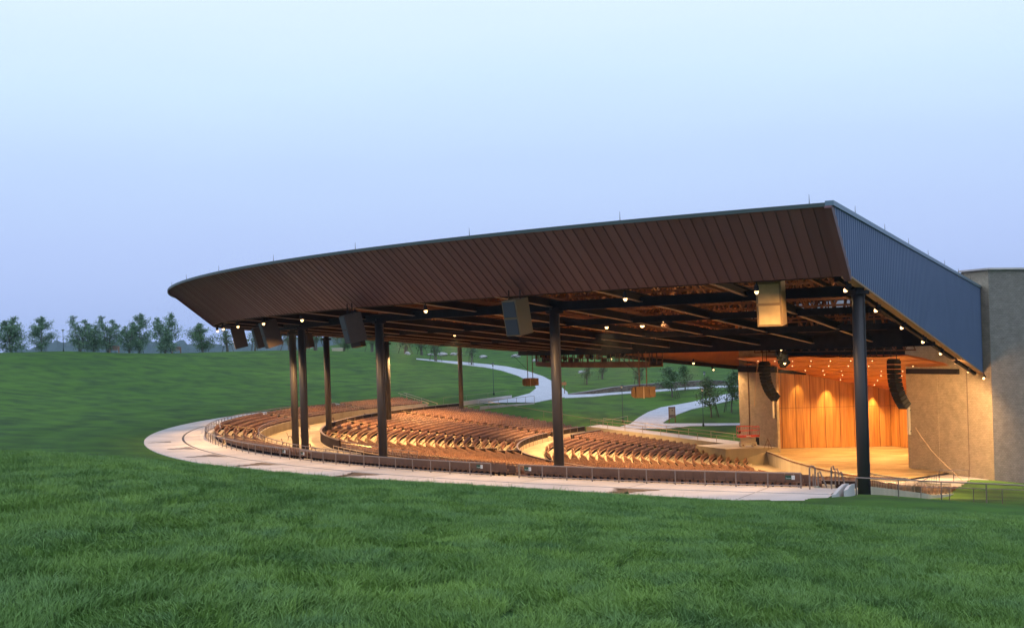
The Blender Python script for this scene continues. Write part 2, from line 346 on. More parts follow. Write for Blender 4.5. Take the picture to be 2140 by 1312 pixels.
# ---------------------------------------------------------------- ground
def make_ground():
    az = np.concatenate([np.linspace(-180, -34, 30)[:-1], np.linspace(-34, 34, 560), np.linspace(34, 180, 30)[1:]])
    rad = [1.5]
    while rad[-1] < 3200:
        r = rad[-1]; rad.append(r+(.5 if r < 60 else (.9 if r < 420 else max(2, (r-400)*.08))))
    rad = np.array(rad); A, Rr = np.meshgrid(np.radians(az), rad)
    X = (Rr*np.sin(A)).ravel(); Y = (Rr*np.cos(A)).ravel(); Z = Hg(X, Y)
    na, nr = len(az), len(rad)
    me = bpy.data.meshes.new('ground'); me.vertices.add(na*nr)
    me.vertices.foreach_set('co', np.stack([X, Y, Z], -1).ravel())
    i = np.arange(nr-1)[:, None]*na+np.arange(na-1)[None]
    q = np.stack([i, i+na, i+na+1, i+1], -1).reshape(-1, 4)[:, ::-1]
    me.loops.add(q.size); me.loops.foreach_set('vertex_index', q.ravel().astype(np.int32))
    me.polygons.add(len(q)); me.polygons.foreach_set('loop_start', np.arange(0, q.size, 4, dtype=np.int32))
    me.polygons.foreach_set('use_smooth', np.ones(len(q), bool))
    me.update(calc_edges=True); me.validate(); me.materials.append(M['ground'])
    o = bpy.data.objects.new('ground', me); COL.objects.link(o); struct(o)
make_ground()

def make_hills():
    mb = MB(); rows = []
    for k in range(10):
        row = []
        for i in range(420):
            px = -700+i*9.5; D = 2500+k*60
            base = np.interp(px, [-700, 0, 60, 130, 300, 480, 620, 860, 1100, 1600, 3300], [30, 24, 30, 42, 38, 22, 34, 27, 30, 30, 25])
            t = math.sin(k/9*math.pi)
            h = (base*t+ (0 if k in (0, 9) else 5*math.sin(i*.9+k*1.7)+3.4*math.sin(i*2.3+k)+4*random.random()))*D/2580
            a = (px-1070)/F
            row.append(Vector((a*D, D, CAMZ-30+30*t+h)))
        rows.append(row)
    mb.sheet(rows); o = mb.build('hills', M['hill'], smooth=False); struct(o)
make_hills()

def ladder(name, pairs, m, z=.14, n=6, k=4, thick=None):
    rows = []
    for i in range(len(pairs)-1):
        for j in range(n+(i == len(pairs)-2)):
            t = j/n; a = [pairs[i][0][q]*(1-t)+pairs[i+1][0][q]*t for q in (0, 1)]; b = [pairs[i][1][q]*(1-t)+pairs[i+1][1][q]*t for q in (0, 1)]
            pa, pb = hit(*a), hit(*b)
            r = []
            for w in range(k+1):
                p = pa.lerp(pb, w/k); p.z = hz(p.x, p.y)+z; r.append(p)
            rows.append(r)
    # skirts down into the ground
    rows = [[r[0]-Vector((0, 0, .6))]+r+[r[-1]-Vector((0, 0, .6))] for r in rows]
    o = MB().sheet(rows).build(name, m); return struct(o)
ladder('path', [((870, 749.6), (870, 750.8)), ((955.7, 756), (964, 762)), ((1023, 762), (1014.6, 768)), ((1060, 766.5), (1048, 774.5)), ((1100, 775), (1082, 785.4)), ((1135, 787), (1115.5, 802)), ((1165, 803), (1120.6, 812)), ((1186, 820), (1107, 822.5)), ((1188, 829), (1070, 832.5)), ((1156, 834), (1020, 842)), ((1116, 842), (978, 850))], M['path'])
ladder('path', [((1180, 825), (1180, 832)), ((1240, 824), (1240, 829)), ((1280, 820.7), (1280, 825)), ((1370, 815), (1370, 819)), ((1444, 809.5), (1444, 813.5)), ((1502, 806.5), (1502, 810)), ((1560, 806.5), (1560, 810))], M['path'], z=.12)
ladder('path', [((1575, 816), (1575, 828)), ((1539, 820.7), (1539, 834.4)), ((1499.5, 827.6), (1486, 846.8)), ((1444.6, 841), (1444.6, 856)), ((1381.5, 852), (1417, 866)), ((1354, 862), (1398, 875.6)), ((1335, 873), (1385.6, 884)), ((1318, 886), (1390, 889)), ((1290, 894), (1390, 897))], M['path'])
ladder('path', [((1383, 885.5), (1383, 897)), ((1444, 885.5), (1440, 891)), ((1575, 885), (1575, 888.5))], M['path'], z=.12)

# ---------------------------------------------------------------- walkway ring round the seats
def annulus(name, r0, r1, a0, a1, z, m, th=.5, n=110, extra=None):
    rows = []
    for i in range(n+1):
        a = a0+(a1-a0)*i/n
        rows.append([pol(r0, a, z-th), pol(r0, a, z), pol((r0+r1)/2, a, z), pol(r1, a, z), pol(r1, a, z-th)])
    return MB().sheet(rows).build(name, m)
struct(annulus('pavement', 127.75, 131.15, A0-1, 243.35, .0, M['concrete'], 1.5))
struct(annulus('pavement', 131.45, 136.4, A0-1, 243.45, .0, M['concrete'], 1.5))
struct(annulus('drainage_channel', 131.1, 131.5, A0-1, 242.9, -.035, M['drain'], .4))
# expansion joints and wet streaks on the walkway
mb = MB()
for a in np.arange(151, 242, 4.5):
    for r0, r1 in ((127.9, 131.1), (131.5, 136.3)):
        p, q = pol(r0, a, .006), pol(r1, a, .006); d = Vector((-math.sin(R(a)), math.cos(R(a)), 0))*.03
        mb.add([p-d, p+d, q+d, q-d], [(0, 1, 2, 3)])
struct(mb.build('pavement_joints', M['drain']))
def blob(pts, z=.006, m='stain', name='water_stain'):
    mb = MB(); n = len(pts); cxy = sum((Vector(p) for p in pts), Vector((0, 0, 0)))/n
    vs = [Vector((p[0], p[1], z)) for p in pts]+[Vector((cxy.x, cxy.y, z))]
    mb.add(vs, [(i, (i+1) % n, n) for i in range(n)]); return struct(mb.build(name, M[m]))
for a, w, r0, r1, tail in ((197.5, .30, 133, 135.9, 2.5), (203.5, .5, 131.7, 134.6, 4), (209.6, .35, 131.7, 135.3, 5), (216.2, .45, 131.7, 135.4, 3.5), (224, .35, 131.7, 135.8, 4), (236.9, .5, 131.7, 134.8, 3)):
    pts = []
    for k in range(18):
        t = k/17; rr = r0+(r1-r0)*t; pts.append(pol(rr, a+w*(.6+.35*math.sin(k*1.3+a))+tail*.25*(1-t)**2))
    for k in range(18):
        t = 1-k/17; rr = r0+(r1-r0)*t; pts.append(pol(rr, a-w*(.6+.35*math.sin(k*1.7+a))-tail*.15*(1-t)**2))
    blob(pts)

# ---------------------------------------------------------------- stepped concrete of the bowl
def rows_def():
    out_ = []
    for i in range(5): out_.append(('upper', 126.75-1.32*i, -.25*i-.1))
    for i in range(20): out_.append(('middle', 110.6-1.52*i, -2.1-.215*i))
    for i in range(24): out_.append(('front', 75.8-1.45*i, -7.05-.16*i))
    return out_
ROWS = rows_def()
mb = MB()
prevline = [(127.75, -.02)]
line = [(127.75, -.02)]
for i in range(5):
    r = 126.75-1.32*i; line += [(r+.66, line[-1][1]), (r+.66, -.25*i-.1)]
line += [(121.05, line[-1][1]), (121.05, -.55), (120.75, -.55), (120.75, -1.9), (111.65, -1.9)]
for i in range(20):
    r = 110.6-1.52*i; line += [(r+.76, line[-1][1]), (r+.76, -2.1-.215*i)]
line += [(80.6, line[-1][1]), (80.6, -6.9), (76.8, -6.9)]
for i in range(24):
    r = 75.8-1.45*i; line += [(r+.72, line[-1][1]), (r+.72, -7.05-.16*i)]
line += [(41.7, line[-1][1]), (41.7, -10.9), (20, -10.9)]
rows = []
for j in range(121):
    a = A0+(A1S-A0)*j/120; rows.append([pol(r, a, z) for r, z in line])
mb.sheet(rows)
struct(mb.build('terrace_floor', M['bowl']))
# edge walls of the bowl
mb = MB()
for r0, r1 in ((127.7, 121), (121, 111.6), (111.6, 80.6), (80.6, 76.8), (76.8, 42)):
    pa, pb = pol(r0, A1S), pol(r1, A1S); za, zb = prof(r0-.01), prof(r1+.01)
    d = Vector((math.sin(R(A1)), -math.cos(R(A1)), 0))*-.35
    mb.hexa([Vector((*p.xy, z-2)) for p, z in ((pa, za), (pb, zb), (pb+d, zb), (pa+d, za))], [Vector((*p.xy, z+.25)) for p, z in ((pa, za), (pb, zb), (pb+d, zb), (pa+d, za))])
tag(mb.build('retaining_wall', M['cwall']), 'low concrete wall stepping down the near side of the seats', 'wall')
mb = MB()
for i in range(12):
    r0, r1 = 80.4-35/12*i, 80.4-35/12*(i+1); z0, z1 = [float(np.interp(r, [45, 80], [-8.75, -5.3])) for r in (r0, r1)]
    mb.hexa([far(r0, 0, z0-3.5), far(r1, 0, z1-3.5), far(r1, .4, z1-3.5), far(r0, .4, z0-3.5)], [far(r0, 0, z0), far(r1, 0, z1), far(r1, .4, z1), far(r0, .4, z0)])
tag(mb.build('retaining_wall', M['cwall']), 'board-marked concrete wall holding the side walk above the front seats', 'wall')
rws = []
for i in range(13):
    r0 = 80.4-35/12*i; z0 = float(np.interp(r0, [45, 80], [-8.75, -5.3]))-.02
    rws.append([far(r0, .4, z0), far(r0, 3, z0), far(r0, 5.8, z0), far(r0, 5.8, z0-1.5)])
struct(MB().sheet(rws).build('pavement', M['concrete']))
# ramp at the top of the far side

# ---------------------------------------------------------------- seats
def seat_parts(bw=.27, tw=.235):
    """a folded stadium seat facing +Y, origin at the floor"""
    back = MB(); back.hexa([(-bw, -.16, .40), (bw, -.16, .40), (bw, -.10, .40), (-bw, -.10, .40)], [(-bw, -.29, .97), (bw, -.29, .97), (bw, -.24, .98), (-bw, -.24, .98)]); back.hexa([(-bw, -.2901, .9701), (bw, -.2901, .9701), (bw, -.24, .9801), (-bw, -.24, .9801)], [(-tw*.85, -.31, 1.07), (tw*.85, -.31, 1.07), (tw*.85, -.26, 1.08), (-tw*.85, -.26, 1.08)])
    pan = MB(); pan.hexa([(-.30, -.24, .34), (.30, -.24, .34), (.26, .22, .44), (-.26, .22, .44)], [(-.30, -.24, .43), (.30, -.24, .43), (.26, .20, .51), (-.26, .20, .51)])
    br = MB(); br.hexa([(-.05, -.2, 0), (.05, -.2, 0), (.05, .05, 0), (-.05, .05, 0)], [(-.05, -.18, .38), (.05, -.18, .38), (.05, .0, .38), (-.05, .0, .38)])
    arm = MB().box((.305, -.02, .60), (.035, .34, .05))
    return back, pan, br, arm
def aisle_free(a, r, w=.95):
    if a < A0+math.degrees(.8/r) or a > A1S-math.degrees(.9/r): return False
    return all(abs(a-x) > math.degrees(w/r) for x in AISLES)
SW = .67
near = []; rest = []
for blk, r, z in ROWS:
    n = int(R(A1S-A0)*r/SW); st = math.degrees(SW/r)
    for i in range(n):
        a = A0+(i+.5)*st
        if not aisle_free(a, r): continue
        p = pol(r, a, z)
        if blk == 'upper' and a > 216.2 and r > 125: near.append((p, a))
        else: rest.append((p, a))
near.sort(key=lambda t: -t[1]); rest += near[300:]; near = near[:300]
b_, p_, k_, m_ = seat_parts(.328, .32)
s0 = thing('stadium_seat', (0, 0, 0), 'brown stadium seat in the last two rows, its back turned to the walkway railing', 'seat', 'seats in the last two rows behind the walkway railing')
b_.build('backrest', M['seat2'], s0); p_.build('seat_pan', M['seat'], s0); k_.build('leg', M['steel'], s0); m_.build('armrest', M['seat2'], s0)
for i, (p, a) in enumerate(near):
    o = s0 if i == 0 else copy_tree(s0)
    o.location = p; o.rotation_euler = (0, 0, R(a)+math.pi/2)
def seats_stuff():
    bs = seat_parts(); tv = []; tf = []; tm = []
    for mi, b in ((1, bs[0]), (0, bs[1]), (2, bs[2])):
        o = len(tv); tv += b.v; tf += [tuple(i+o for i in f) for f in b.f]; tm += [mi]*len(b.f)
    tv = np.array(tv, float); tf = np.array(tf); nv = len(tv); n = len(rest)
    P = np.array([p[:] for p, a in rest]); th = np.radians([a for p, a in rest])+math.pi/2+rng.normal(0, .015, n)
    ct, st_ = np.cos(th), np.sin(th)
    X = tv[None, :, 0]*ct[:, None]-tv[None, :, 1]*st_[:, None]+P[:, 0:1]; Y = tv[None, :, 0]*st_[:, None]+tv[None, :, 1]*ct[:, None]+P[:, 1:2]; Z = tv[None, :, 2]+P[:, 2:3]
    co = np.stack([X, Y, Z], -1).reshape(-1, 3); q = (tf[None]+(np.arange(n)*nv)[:, None, None]).reshape(-1, 4)
    me = bpy.data.meshes.new('stadium_seats'); me.vertices.add(len(co)); me.vertices.foreach_set('co', co.ravel())
    me.loops.add(q.size); me.loops.foreach_set('vertex_index', q.ravel().astype(np.int32)); me.polygons.add(len(q)); me.polygons.foreach_set('loop_start', np.arange(0, q.size, 4, dtype=np.int32))
    me.polygons.foreach_set('material_index', np.tile(np.array(tm, dtype=np.int32), n)); me.update(calc_edges=True)
    for k in ('seat', 'seat', 'steel'): me.materials.append(M[k])
    o = bpy.data.objects.new('stadium_seats', me); COL.objects.link(o)
    tag(o, 'thousands of brown stadium seats in curved rows stepping down to the stage', 'seats', kind='stuff')
seats_stuff()

# ---------------------------------------------------------------- parapets inside the bowl
def curved_wall(name, label, r, a0, a1, z0, z1, m, th=.22, n=None, cat='wall', posts=None):
    n = n or max(4, int((a1-a0)/.8)); mb = MB()
    rows = []
    for i in range(n+1):
        a = a0+(a1-a0)*i/n; rows.append([pol(r+th/2, a, z0), pol(r+th/2, a, z1), pol(r-th/2, a, z1), pol(r-th/2, a, z0)])
    mb.sheet(rows)
    for rr in (rows[0], rows[-1]): mb.add(rr, [(0, 1, 2, 3)])
    root = thing(name, pol(r, (a0+a1)/2, z0), label, cat)
    mb.build('panel', m, root)
    cp_ = MB().sheet([[pol(r+th/2+.04, a0+(a1-a0)*i/n, z1+.002), pol(r+th/2+.04, a0+(a1-a0)*i/n, z1+.07), pol(r-th/2-.04, a0+(a1-a0)*i/n, z1+.07), pol(r-th/2-.04, a0+(a1-a0)*i/n, z1+.002)] for i in range(n+1)])
    cp_.build('coping', M['rail'], root)
    if posts:
        for k in range(int((a1-a0)/posts)+1):
            a = a0+k*posts; MB().beam(pol(r-th/2-.05, a, z0), pol(r-th/2-.05, a, z1), .09, .06).build('stiffener', M['rail'], root)
    return root
curved_wall('parapet', 'long dark panelled parapet curving behind the main block of seats', 111.75, A0+.1, 201, -2.2, -.55, M['parapet'], posts=2.4)
curved_wall('parapet', 'low dark kerb wall turning round the left end of the main seats', 111.75, 201.6, 214.6, -2.2, -1.45, M['parapet'], posts=2.4)
curved_wall('parapet', 'dark parapet along the back of the main seats nearest the camera', 111.75, 216.6, A1S-.2, -2.2, -1.3, M['parapet'], posts=2.4)
curved_wall('parapet', 'dark parapet in front of the box seats, at the far end of the cross aisle', 80.75, A0+.1, 156.6, -6.9, -5.3, M['parapet'], posts=2.2)
curved_wall('parapet', 'dark parapet in front of the box seats, between the two aisles', 80.75, 158.2, 186.6, -6.9, -5.3, M['parapet'], posts=2.2)
curved_wall('parapet', 'dark parapet in front of the box seats, on the near side of the bowl', 80.75, 188.2, A1S-.2, -6.9, -5.3, M['parapet'], posts=2.2)
curved_wall('parapet', 'short dark parapet behind the front block, beside the bright cross aisle', 76.75, A0+.3, 156.5, -7.1, -5.9, M['parapet'], posts=2.0)
root = thing('parapet', pol(86, 186.5, -6.5), 'straight dark parapet beside the aisle, closing the box seats on the camera side', 'wall')
for k, (ra, rb_) in enumerate(((81, 84.4), (84.5, 87.9), (88, 91.6))):
    z0 = prof(rb_)-.6; z1 = -5.15+.42*k; MB().beam(pol(ra, 186.5, (z0+z1)/2), pol(rb_, 186.5, (z0+z1)/2), .2, z1-z0).build('panel', M['parapet'], root); MB().beam(pol(ra, 186.5, z1+.05), pol(rb_, 186.5, z1+.05), .3, .08).build('coping', M['rail'], root)
# ---------------------------------------------------------------- railings
def railing(name, label, pts, h=1.07, post=1, mid=(.18,), rt=.035, rp=.03, cat='railing', m='rail', infill=0, top=True, group=None):
    root = thing(name, pts[0], label, cat, group)
    up = Vector((0, 0, 1))
    if top: MB().tube([p+up*h for p in pts], rt, 6).build('top_rail', M[m], root)
    for t in mid: MB().tube([p+up*t for p in pts], rp*.9, 5).build('lower_rail', M[m], root)
    for i in range(0, len(pts), post):
        MB().tube([pts[i]-up*.05, pts[i]+up*(h-.01)], rp, 6).build('post', M[m], root)
    if infill:
        for i in range(len(pts)-1):
            for k in range(1, infill):
                p = pts[i].lerp(pts[i+1], k/infill); MB().beam(p+up*.1, p+up*(h-.04), .04, .04, up=Vector((0, 1, 0))).build('baluster', M[m], root)
    return root
RR = 128.3
def arcp(r, a0, a1, step, z=0):
    n = max(1, round(abs(a1-a0)/step)); return [pol(r, a0+(a1-a0)*i/n, z) for i in range(n+1)]
railing('railing', 'curved bronze railing along the walkway, right of the sign-marked gap', arcp(RR, 231.0, 242.1, 1.08), h=1.12, rt=.06, rp=.05)
railing('railing', 'curved bronze railing along the walkway, between the two gaps to its left', arcp(RR, 216.3, 229.6, 1.08), h=1.12, rt=.06, rp=.05)
railing('railing', 'curved bronze railing round the far left end of the seats', arcp(RR, 165, 215.2, 1.08), h=1.12, rt=.06, rp=.05)
# parapet rail on top of the upper tier's front wall
railing('railing', 'low dark rail on the concrete wall above the upper concourse', arcp(120.9, A0+1, 215, 1.5, -.55), h=.75, rt=.05, rp=.04, mid=(.38,))
railing('railing', 'railing with three bars on the kerb round the left end of the main seats', arcp(111.75, 201.6, 214.4, 1.1, -1.45), h=.95, rt=.045, rp=.04, mid=(.3, .6))
for k, (r_, a0_, a1_) in enumerate(((113.6, 203, 209), (115.2, 203.5, 210.5), (116.8, 204, 212), (118.4, 205, 213))):
    railing('railing', '%s of four short pale rails on the upper concourse' % ('nearest to the stage', 'second from the stage', 'second from the walkway', 'nearest to the walkway')[k], arcp(r_, a0_, a1_, 1.3, -1.9), h=1.0, rt=.045, rp=.035, mid=(.5,), m='railgold')
for k in range(9):
    a = 149+6.5*k; p = pol(116.4+1.2*math.sin(k*2.1), a, -1.9); root = thing('loose_chair', p, 'folding chair on the upper concourse, %s from the far end' % ORD[k], 'chair', 'loose chairs on the upper concourse')
    q_ = lambda x, y, z: p+Matrix.Rotation(R(a)+math.pi/2, 3, 'Z')@Vector((x, y, z))
    MB().hexa([q_(-.3, -.3, .5), q_(.3, -.3, .5), q_(.3, .3, .5), q_(-.3, .3, .5)], [q_(-.3, -.3, .58), q_(.3, -.3, .58), q_(.3, .3, .58), q_(-.3, .3, .58)]).build('seat', M['seat'], root)
    MB().hexa([q_(-.3, -.36, .7), q_(.3, -.36, .7), q_(.3, -.3, .7), q_(-.3, -.3, .7)], [q_(-.3, -.48, 1.15), q_(.3, -.48, 1.15), q_(.3, -.42, 1.15), q_(-.3, -.42, 1.15)]).build('backrest', M['seat'], root)
    for sx in (-.26, .26):
        for sy in (-.26, .26): MB().beam(q_(sx, sy*1.2, 0), q_(sx, sy*.8, .55), .04, .04).build('leg', M['steel'], root)
# handrails of the aisles
def stair_rail(label, r0, r1, a, z0, z1, h=1.0):
    p, q = pol(r0, a, z0), pol(r1, a, z1); up = Vector((0, 0, 1)); d = (q-p).normalized()
    root = thing('handrail', p, label, 'handrail')
    MB().tube([p-d*.8+up*(h-.05), p-d*.3+up*h, p+up*h, q+up*h, q+d*.3+up*(h-.1)], .045, 6).build('top_rail', M['railgold'], root)
    for t in (0, .5, 1): MB().tube([p.lerp(q, t), p.lerp(q, t)+up*h], .035, 6).build('post', M['railgold'], root)
names = {157.3: 'far', 172.3: 'second', 187.3: 'third', 201.3: 'fourth', 215.7: 'fifth', 230.3: 'sixth'}
for a in AISLES:
    stair_rail('pale metal handrail at the head of the %s aisle of the upper tier' % names[a], 127.2, 122, a+.35, -.1, -1.0)
    stair_rail('pale metal handrail at the top of the %s aisle of the main seat block' % names[a], 111.2, 107.6, a+.5, -1.9, -2.6)
stair_rail('pale metal handrail on the far end stairs, left of the pair', 127.5, 120, A0+.4, .6, -1.4)
stair_rail('pale metal handrail on the far end stairs, right of the pair', 127.5, 119, A0-.5, .6, -1.6)

def text_mesh(txt, size, m, parent, mw, name='lettering'):
    cu = bpy.data.curves.new(name, 'FONT'); cu.body = txt; cu.size = size; cu.align_x = 'CENTER'; cu.align_y = 'CENTER'; cu.extrude = .004; cu.resolution_u = 2
    o = bpy.data.objects.new(name, cu); COL.objects.link(o); bpy.context.view_layer.update()
    me = bpy.data.meshes.new_from_object(o.evaluated_get(bpy.context.evaluated_depsgraph_get())); COL.objects.unlink(o); bpy.data.objects.remove(o)
    me.materials.clear(); me.materials.append(m)
    q = bpy.data.objects.new(name, me); COL.objects.link(q); me.transform(mw)
    if parent is not None: q.parent = parent; q.location = -world_loc(parent)
    return q
def rail_sign(a, label, flip):
    p = pol(RR+.09, a, .80); o_ = Vector((math.cos(R(a)), math.sin(R(a)), 0)); t = Vector((-o_.y, o_.x, 0))
    root = thing('section_sign', p, label, 'sign')
    def panel(name, c, w, h, m):
        return MB().hexa([c-t*w/2-o_*.02+Vector((0, 0, -h/2)), c+t*w/2-o_*.02+Vector((0, 0, -h/2)), c+t*w/2+o_*.02+Vector((0, 0, -h/2)), c-t*w/2+o_*.02+Vector((0, 0, -h/2))],
                         [c-t*w/2-o_*.02+Vector((0, 0, h/2)), c+t*w/2-o_*.02+Vector((0, 0, h/2)), c+t*w/2+o_*.02+Vector((0, 0, h/2)), c-t*w/2+o_*.02+Vector((0, 0, h/2))]).build(name, m, root)
    panel('green_panel', p, .46, .30, M['green']); panel('white_panel', p+t*.36, .24, .30, M['paper'])
    mw = Matrix(((t.x, 0, o_.x, 0), (t.y, 0, o_.y, 0), (0, 1, 0, 0), (0, 0, 0, 1)))
    text_mesh('Terrace', .125, M['paper'], root, Matrix.Translation(p+o_*.024+Vector((0, 0, -.06)))@mw)
    text_mesh('1 2', .1, M['drain'], root, Matrix.Translation(p+t*.36+o_*.024)@mw)
for a, lb in ((229.0, 'small green and white sign on the railing just left of the gap'), (231.4, 'small green and white sign on the railing just right of the gap'), (241.7, 'small green and white sign at the right end of the walkway railing'),
              (214.6, 'small green and white sign on the railing left of the left-hand gap'), (216.6, 'small green and white sign on the railing right of the left-hand gap')):
    rail_sign(a, lb, 0)

# ---------------------------------------------------------------- pavilion roof
def hb(r): return CAMZ+4.5-.1103*(126.8-r)              # underside cone
def ht(r): return CAMZ+9.25-.032*(132.6-r)              # top of roof
pav = thing('pavilion', pol(100, 195, 0), 'huge open-sided pavilion with brown metal fascia, blue side wall and steel columns over the seats', 'pavilion')
RB, RT_ = 126.8, 132.6
ZB, ZT = CAMZ+4.5, CAMZ+9.3
mb = MB(); NS = 496; rows = []
for i in range(NS+1):
    a = A0+(A1-A0)*i/NS; rows.append([pol(RB+(RT_-RB)*k/4, a, ZB+(ZT-ZB)*k/4) for k in range(5)]+[pol(RT_-.3, a, ZT+.0), pol(RB-.3, a, ZB)])
mb.sheet(rows)
rq = random.Random(3); pm = [rq.choice((0, 0, 1, 2)) for _ in range(NS//2+2)]; mb.m = [pm[(j//6)//2] for j in range(len(mb.f))]
mb.build('fascia', [M['fascia'], M['fascia2'], M['fascia3']], pav)
mb = MB()
for i in range(249):
    a = A0+(A1-A0)*i/248; p, q = pol(RB+.01, a, ZB-.01), pol(RT_+.01, a, ZT); t = Vector((-math.sin(R(a)), math.cos(R(a)), 0)); o_ = Vector((math.cos(R(a)), math.sin(R(a)), -.8)).normalized()
    w = t*.022; d = o_*.04
    mb.hexa([p-w, p+w, q+w, q-w], [p-w+d, p+w+d, q+w+d, q-w+d])
mb.build('fascia_seams', M['seam'], pav)
mb = MB().sheet([[pol(RT_-.5, A0+(A1-A0)*i/120, ZT-.02), pol(RT_+.1, A0+(A1-A0)*i/120, ZT-.02), pol(RT_+.1, A0+(A1-A0)*i/120, ZT-.22), pol(RT_+.14, A0+(A1-A0)*i/120, ZT-.22), pol(RT_+.14, A0+(A1-A0)*i/120, ZT+.06), pol(RT_-.5, A0+(A1-A0)*i/120, ZT+.06)] for i in range(121)])
mb.build('coping', M['coping'], pav)
# deck (top and underside)
rows = []
for i in range(81):
    a = A0+(A1-A0)*i/80; rows.append([pol(RT_-.4, a, ZT-.02), pol(33.6, a, CAMZ+6.2), pol(33.6, a, CAMZ+5.7), pol(RT_-.8, a, ZT-.55)])
MB().sheet(rows).build('roof_deck', M['deck'], pav)
# side walls: near one is the blue corrugated wall
def side_wall(ang, outward, mats, lb, corr, bot):
    e = Vector((math.cos(R(ang)), math.sin(R(ang)), 0)); q = outward
    r_in = 33.6; mb = MB(); rows = []
    nC = 480 if corr else 120
    for i in range(nC+1):
        t = i/nC; r = RT_-.05+(r_in-RT_)*t
        zt = float(np.interp(r, [33.6, 132.6], [CAMZ+6.3, CAMZ+9.3]))
        zb = bot(min(r, 126.8))
        if r > 126.8: zb = ZB+(ZT-ZB)*(r-126.8)/(132.6-126.8)
        d = (.2 if i % 4 in (0, 1) else 0) if corr else (0.05 if i % 4 == 0 else 0)
        p = C+e*r+q*(.28+d)
        rows.append([Vector((p.x, p.y, zb)), Vector((p.x, p.y, zt))])
    mb.sheet(rows)
    o = mb.build(lb, mats[0], pav)
    # inner face
    a0_, a1_ = C+e*126.8-q*.05, C+e*r_in-q*.05
    rows = []
    for i in range(121):
        r = 126.8+(r_in-126.8)*i/120; d = .05 if i % 3 == 0 else 0; p = C+e*r-q*(.05+d)
        rows.append([Vector((p.x, p.y, bot(r))), Vector((p.x, p.y, float(np.interp(r, [33.6, 132.6], [CAMZ+6.3, CAMZ+9.2]))))])
    MB().sheet(rows).build('side_wall_lining', mats[1], pav)
    pa = C+e*RT_; pb = C+e*r_in
    mb = MB()
    for k in range(20):
        r0 = RT_+.15+(r_in-RT_)*k/20; r1 = RT_+.15+(r_in-RT_)*(k+1)/20
        f_ = lambda r: Vector(((C+e*r+q*.3).x, (C+e*r+q*.3).y, float(np.interp(r, [33.6, 132.6], [CAMZ+6.3, CAMZ+9.3]))))
        mb.beam(f_(r0), f_(r1), .6, .34)
    mb.build('coping', mats[2], pav)
    # soffit strip along the bottom edge
    mb = MB()
    for k in range(20):
        r0, r1 = [126.8+(r_in-126.8)*t/20 for t in (k, k+1)]
        f_ = lambda r, o: Vector(((C+e*r+q*o).x, (C+e*r+q*o).y, bot(r)-.04))
        mb.beam(f_(r0, .1), f_(r1, .1), .7, .16)
    mb.build('soffit', mats[3], pav)
    mb = MB()
    for k in range(20):
        r0, r1 = [126.0+(r_in-126.0)*t/20 for t in (k, k+1)]
        f_ = lambda r, o: Vector(((C+e*r+q*o).x, (C+e*r+q*o).y, bot(r)+.12))
        mb.beam(f_(r0, -.75), f_(r1, -.75), .35, .7)
    mb.build('edge_beam', M['rafter'], pav)
qn = Vector((-math.sin(R(A1)), math.cos(R(A1)), 0))
M['soffit'] = mat('tan soffit', (.34, .20, .11), .6)
side_wall(A1, qn, (M['blue'], M['deck'], M['bcope'], M['soffit']), 'side_wall', True, lambda r: hb(r))
def bot_far(r): return float(np.interp(r, [33.6, 47, 68, 90, 115, 127], [CAMZ-6.3, CAMZ-5.1, CAMZ-2.9, CAMZ+.2, CAMZ+3.0, CAMZ+4.5]))
side_wall(A0, QF, (M['blue'], M['orange'], M['bcope'], M['orange']), 'side_wall', False, bot_far)
mb = MB(); a_ = pol(RB-.1, A1, ZB-.15)+qn*.22; b_ = pol(RT_+.1, A1, ZT-.1)+qn*.22
mb.beam(a_, b_, .62, .5, up=qn); mb.build('corner_trim', M['fascia'], pav)
# rafters; lamplight on the bottom flanges is put into their paler colour
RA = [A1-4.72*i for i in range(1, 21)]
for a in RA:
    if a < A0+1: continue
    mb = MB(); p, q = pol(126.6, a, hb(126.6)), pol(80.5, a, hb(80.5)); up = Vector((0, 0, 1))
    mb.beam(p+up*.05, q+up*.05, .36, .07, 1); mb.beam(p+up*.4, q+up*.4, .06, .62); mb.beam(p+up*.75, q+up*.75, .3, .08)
    mb.build('rafter', [M['rafter'], M['flange']], pav)
# ring beams
def ring_beam(r, z0, dep, w, m='steel', aa=A0, ab=A1):
    mb = MB(); n = 40
    for i in range(n):
        a, b = aa+(ab-aa)*i/n, aa+(ab-aa)*(i+1)/n
        mb.beam(pol(r, a, z0+.04), pol(r, b, z0+.04), w, .08); mb.beam(pol(r, a, z0+dep/2), pol(r, b, z0+dep/2), w*.3, dep-.16); mb.beam(pol(r, a, z0+dep-.04), pol(r, b, z0+dep-.04), w, .08)
    mb.build('ring_beam', M[m], pav)
ring_beam(125.6, hb(125.6)+.1, .95, .5); ring_beam(118.8, hb(118.8)-.35, .85, .5); ring_beam(106, hb(106)-.1, .62, .4); ring_beam(93, hb(93)-.1, .62, .4); ring_beam(80, hb(80)-.55, 1.5, .6)
ring_beam(64, hb(64)+2.6, 1.0, .5); ring_beam(50, hb(50)+4, 1.0, .5)
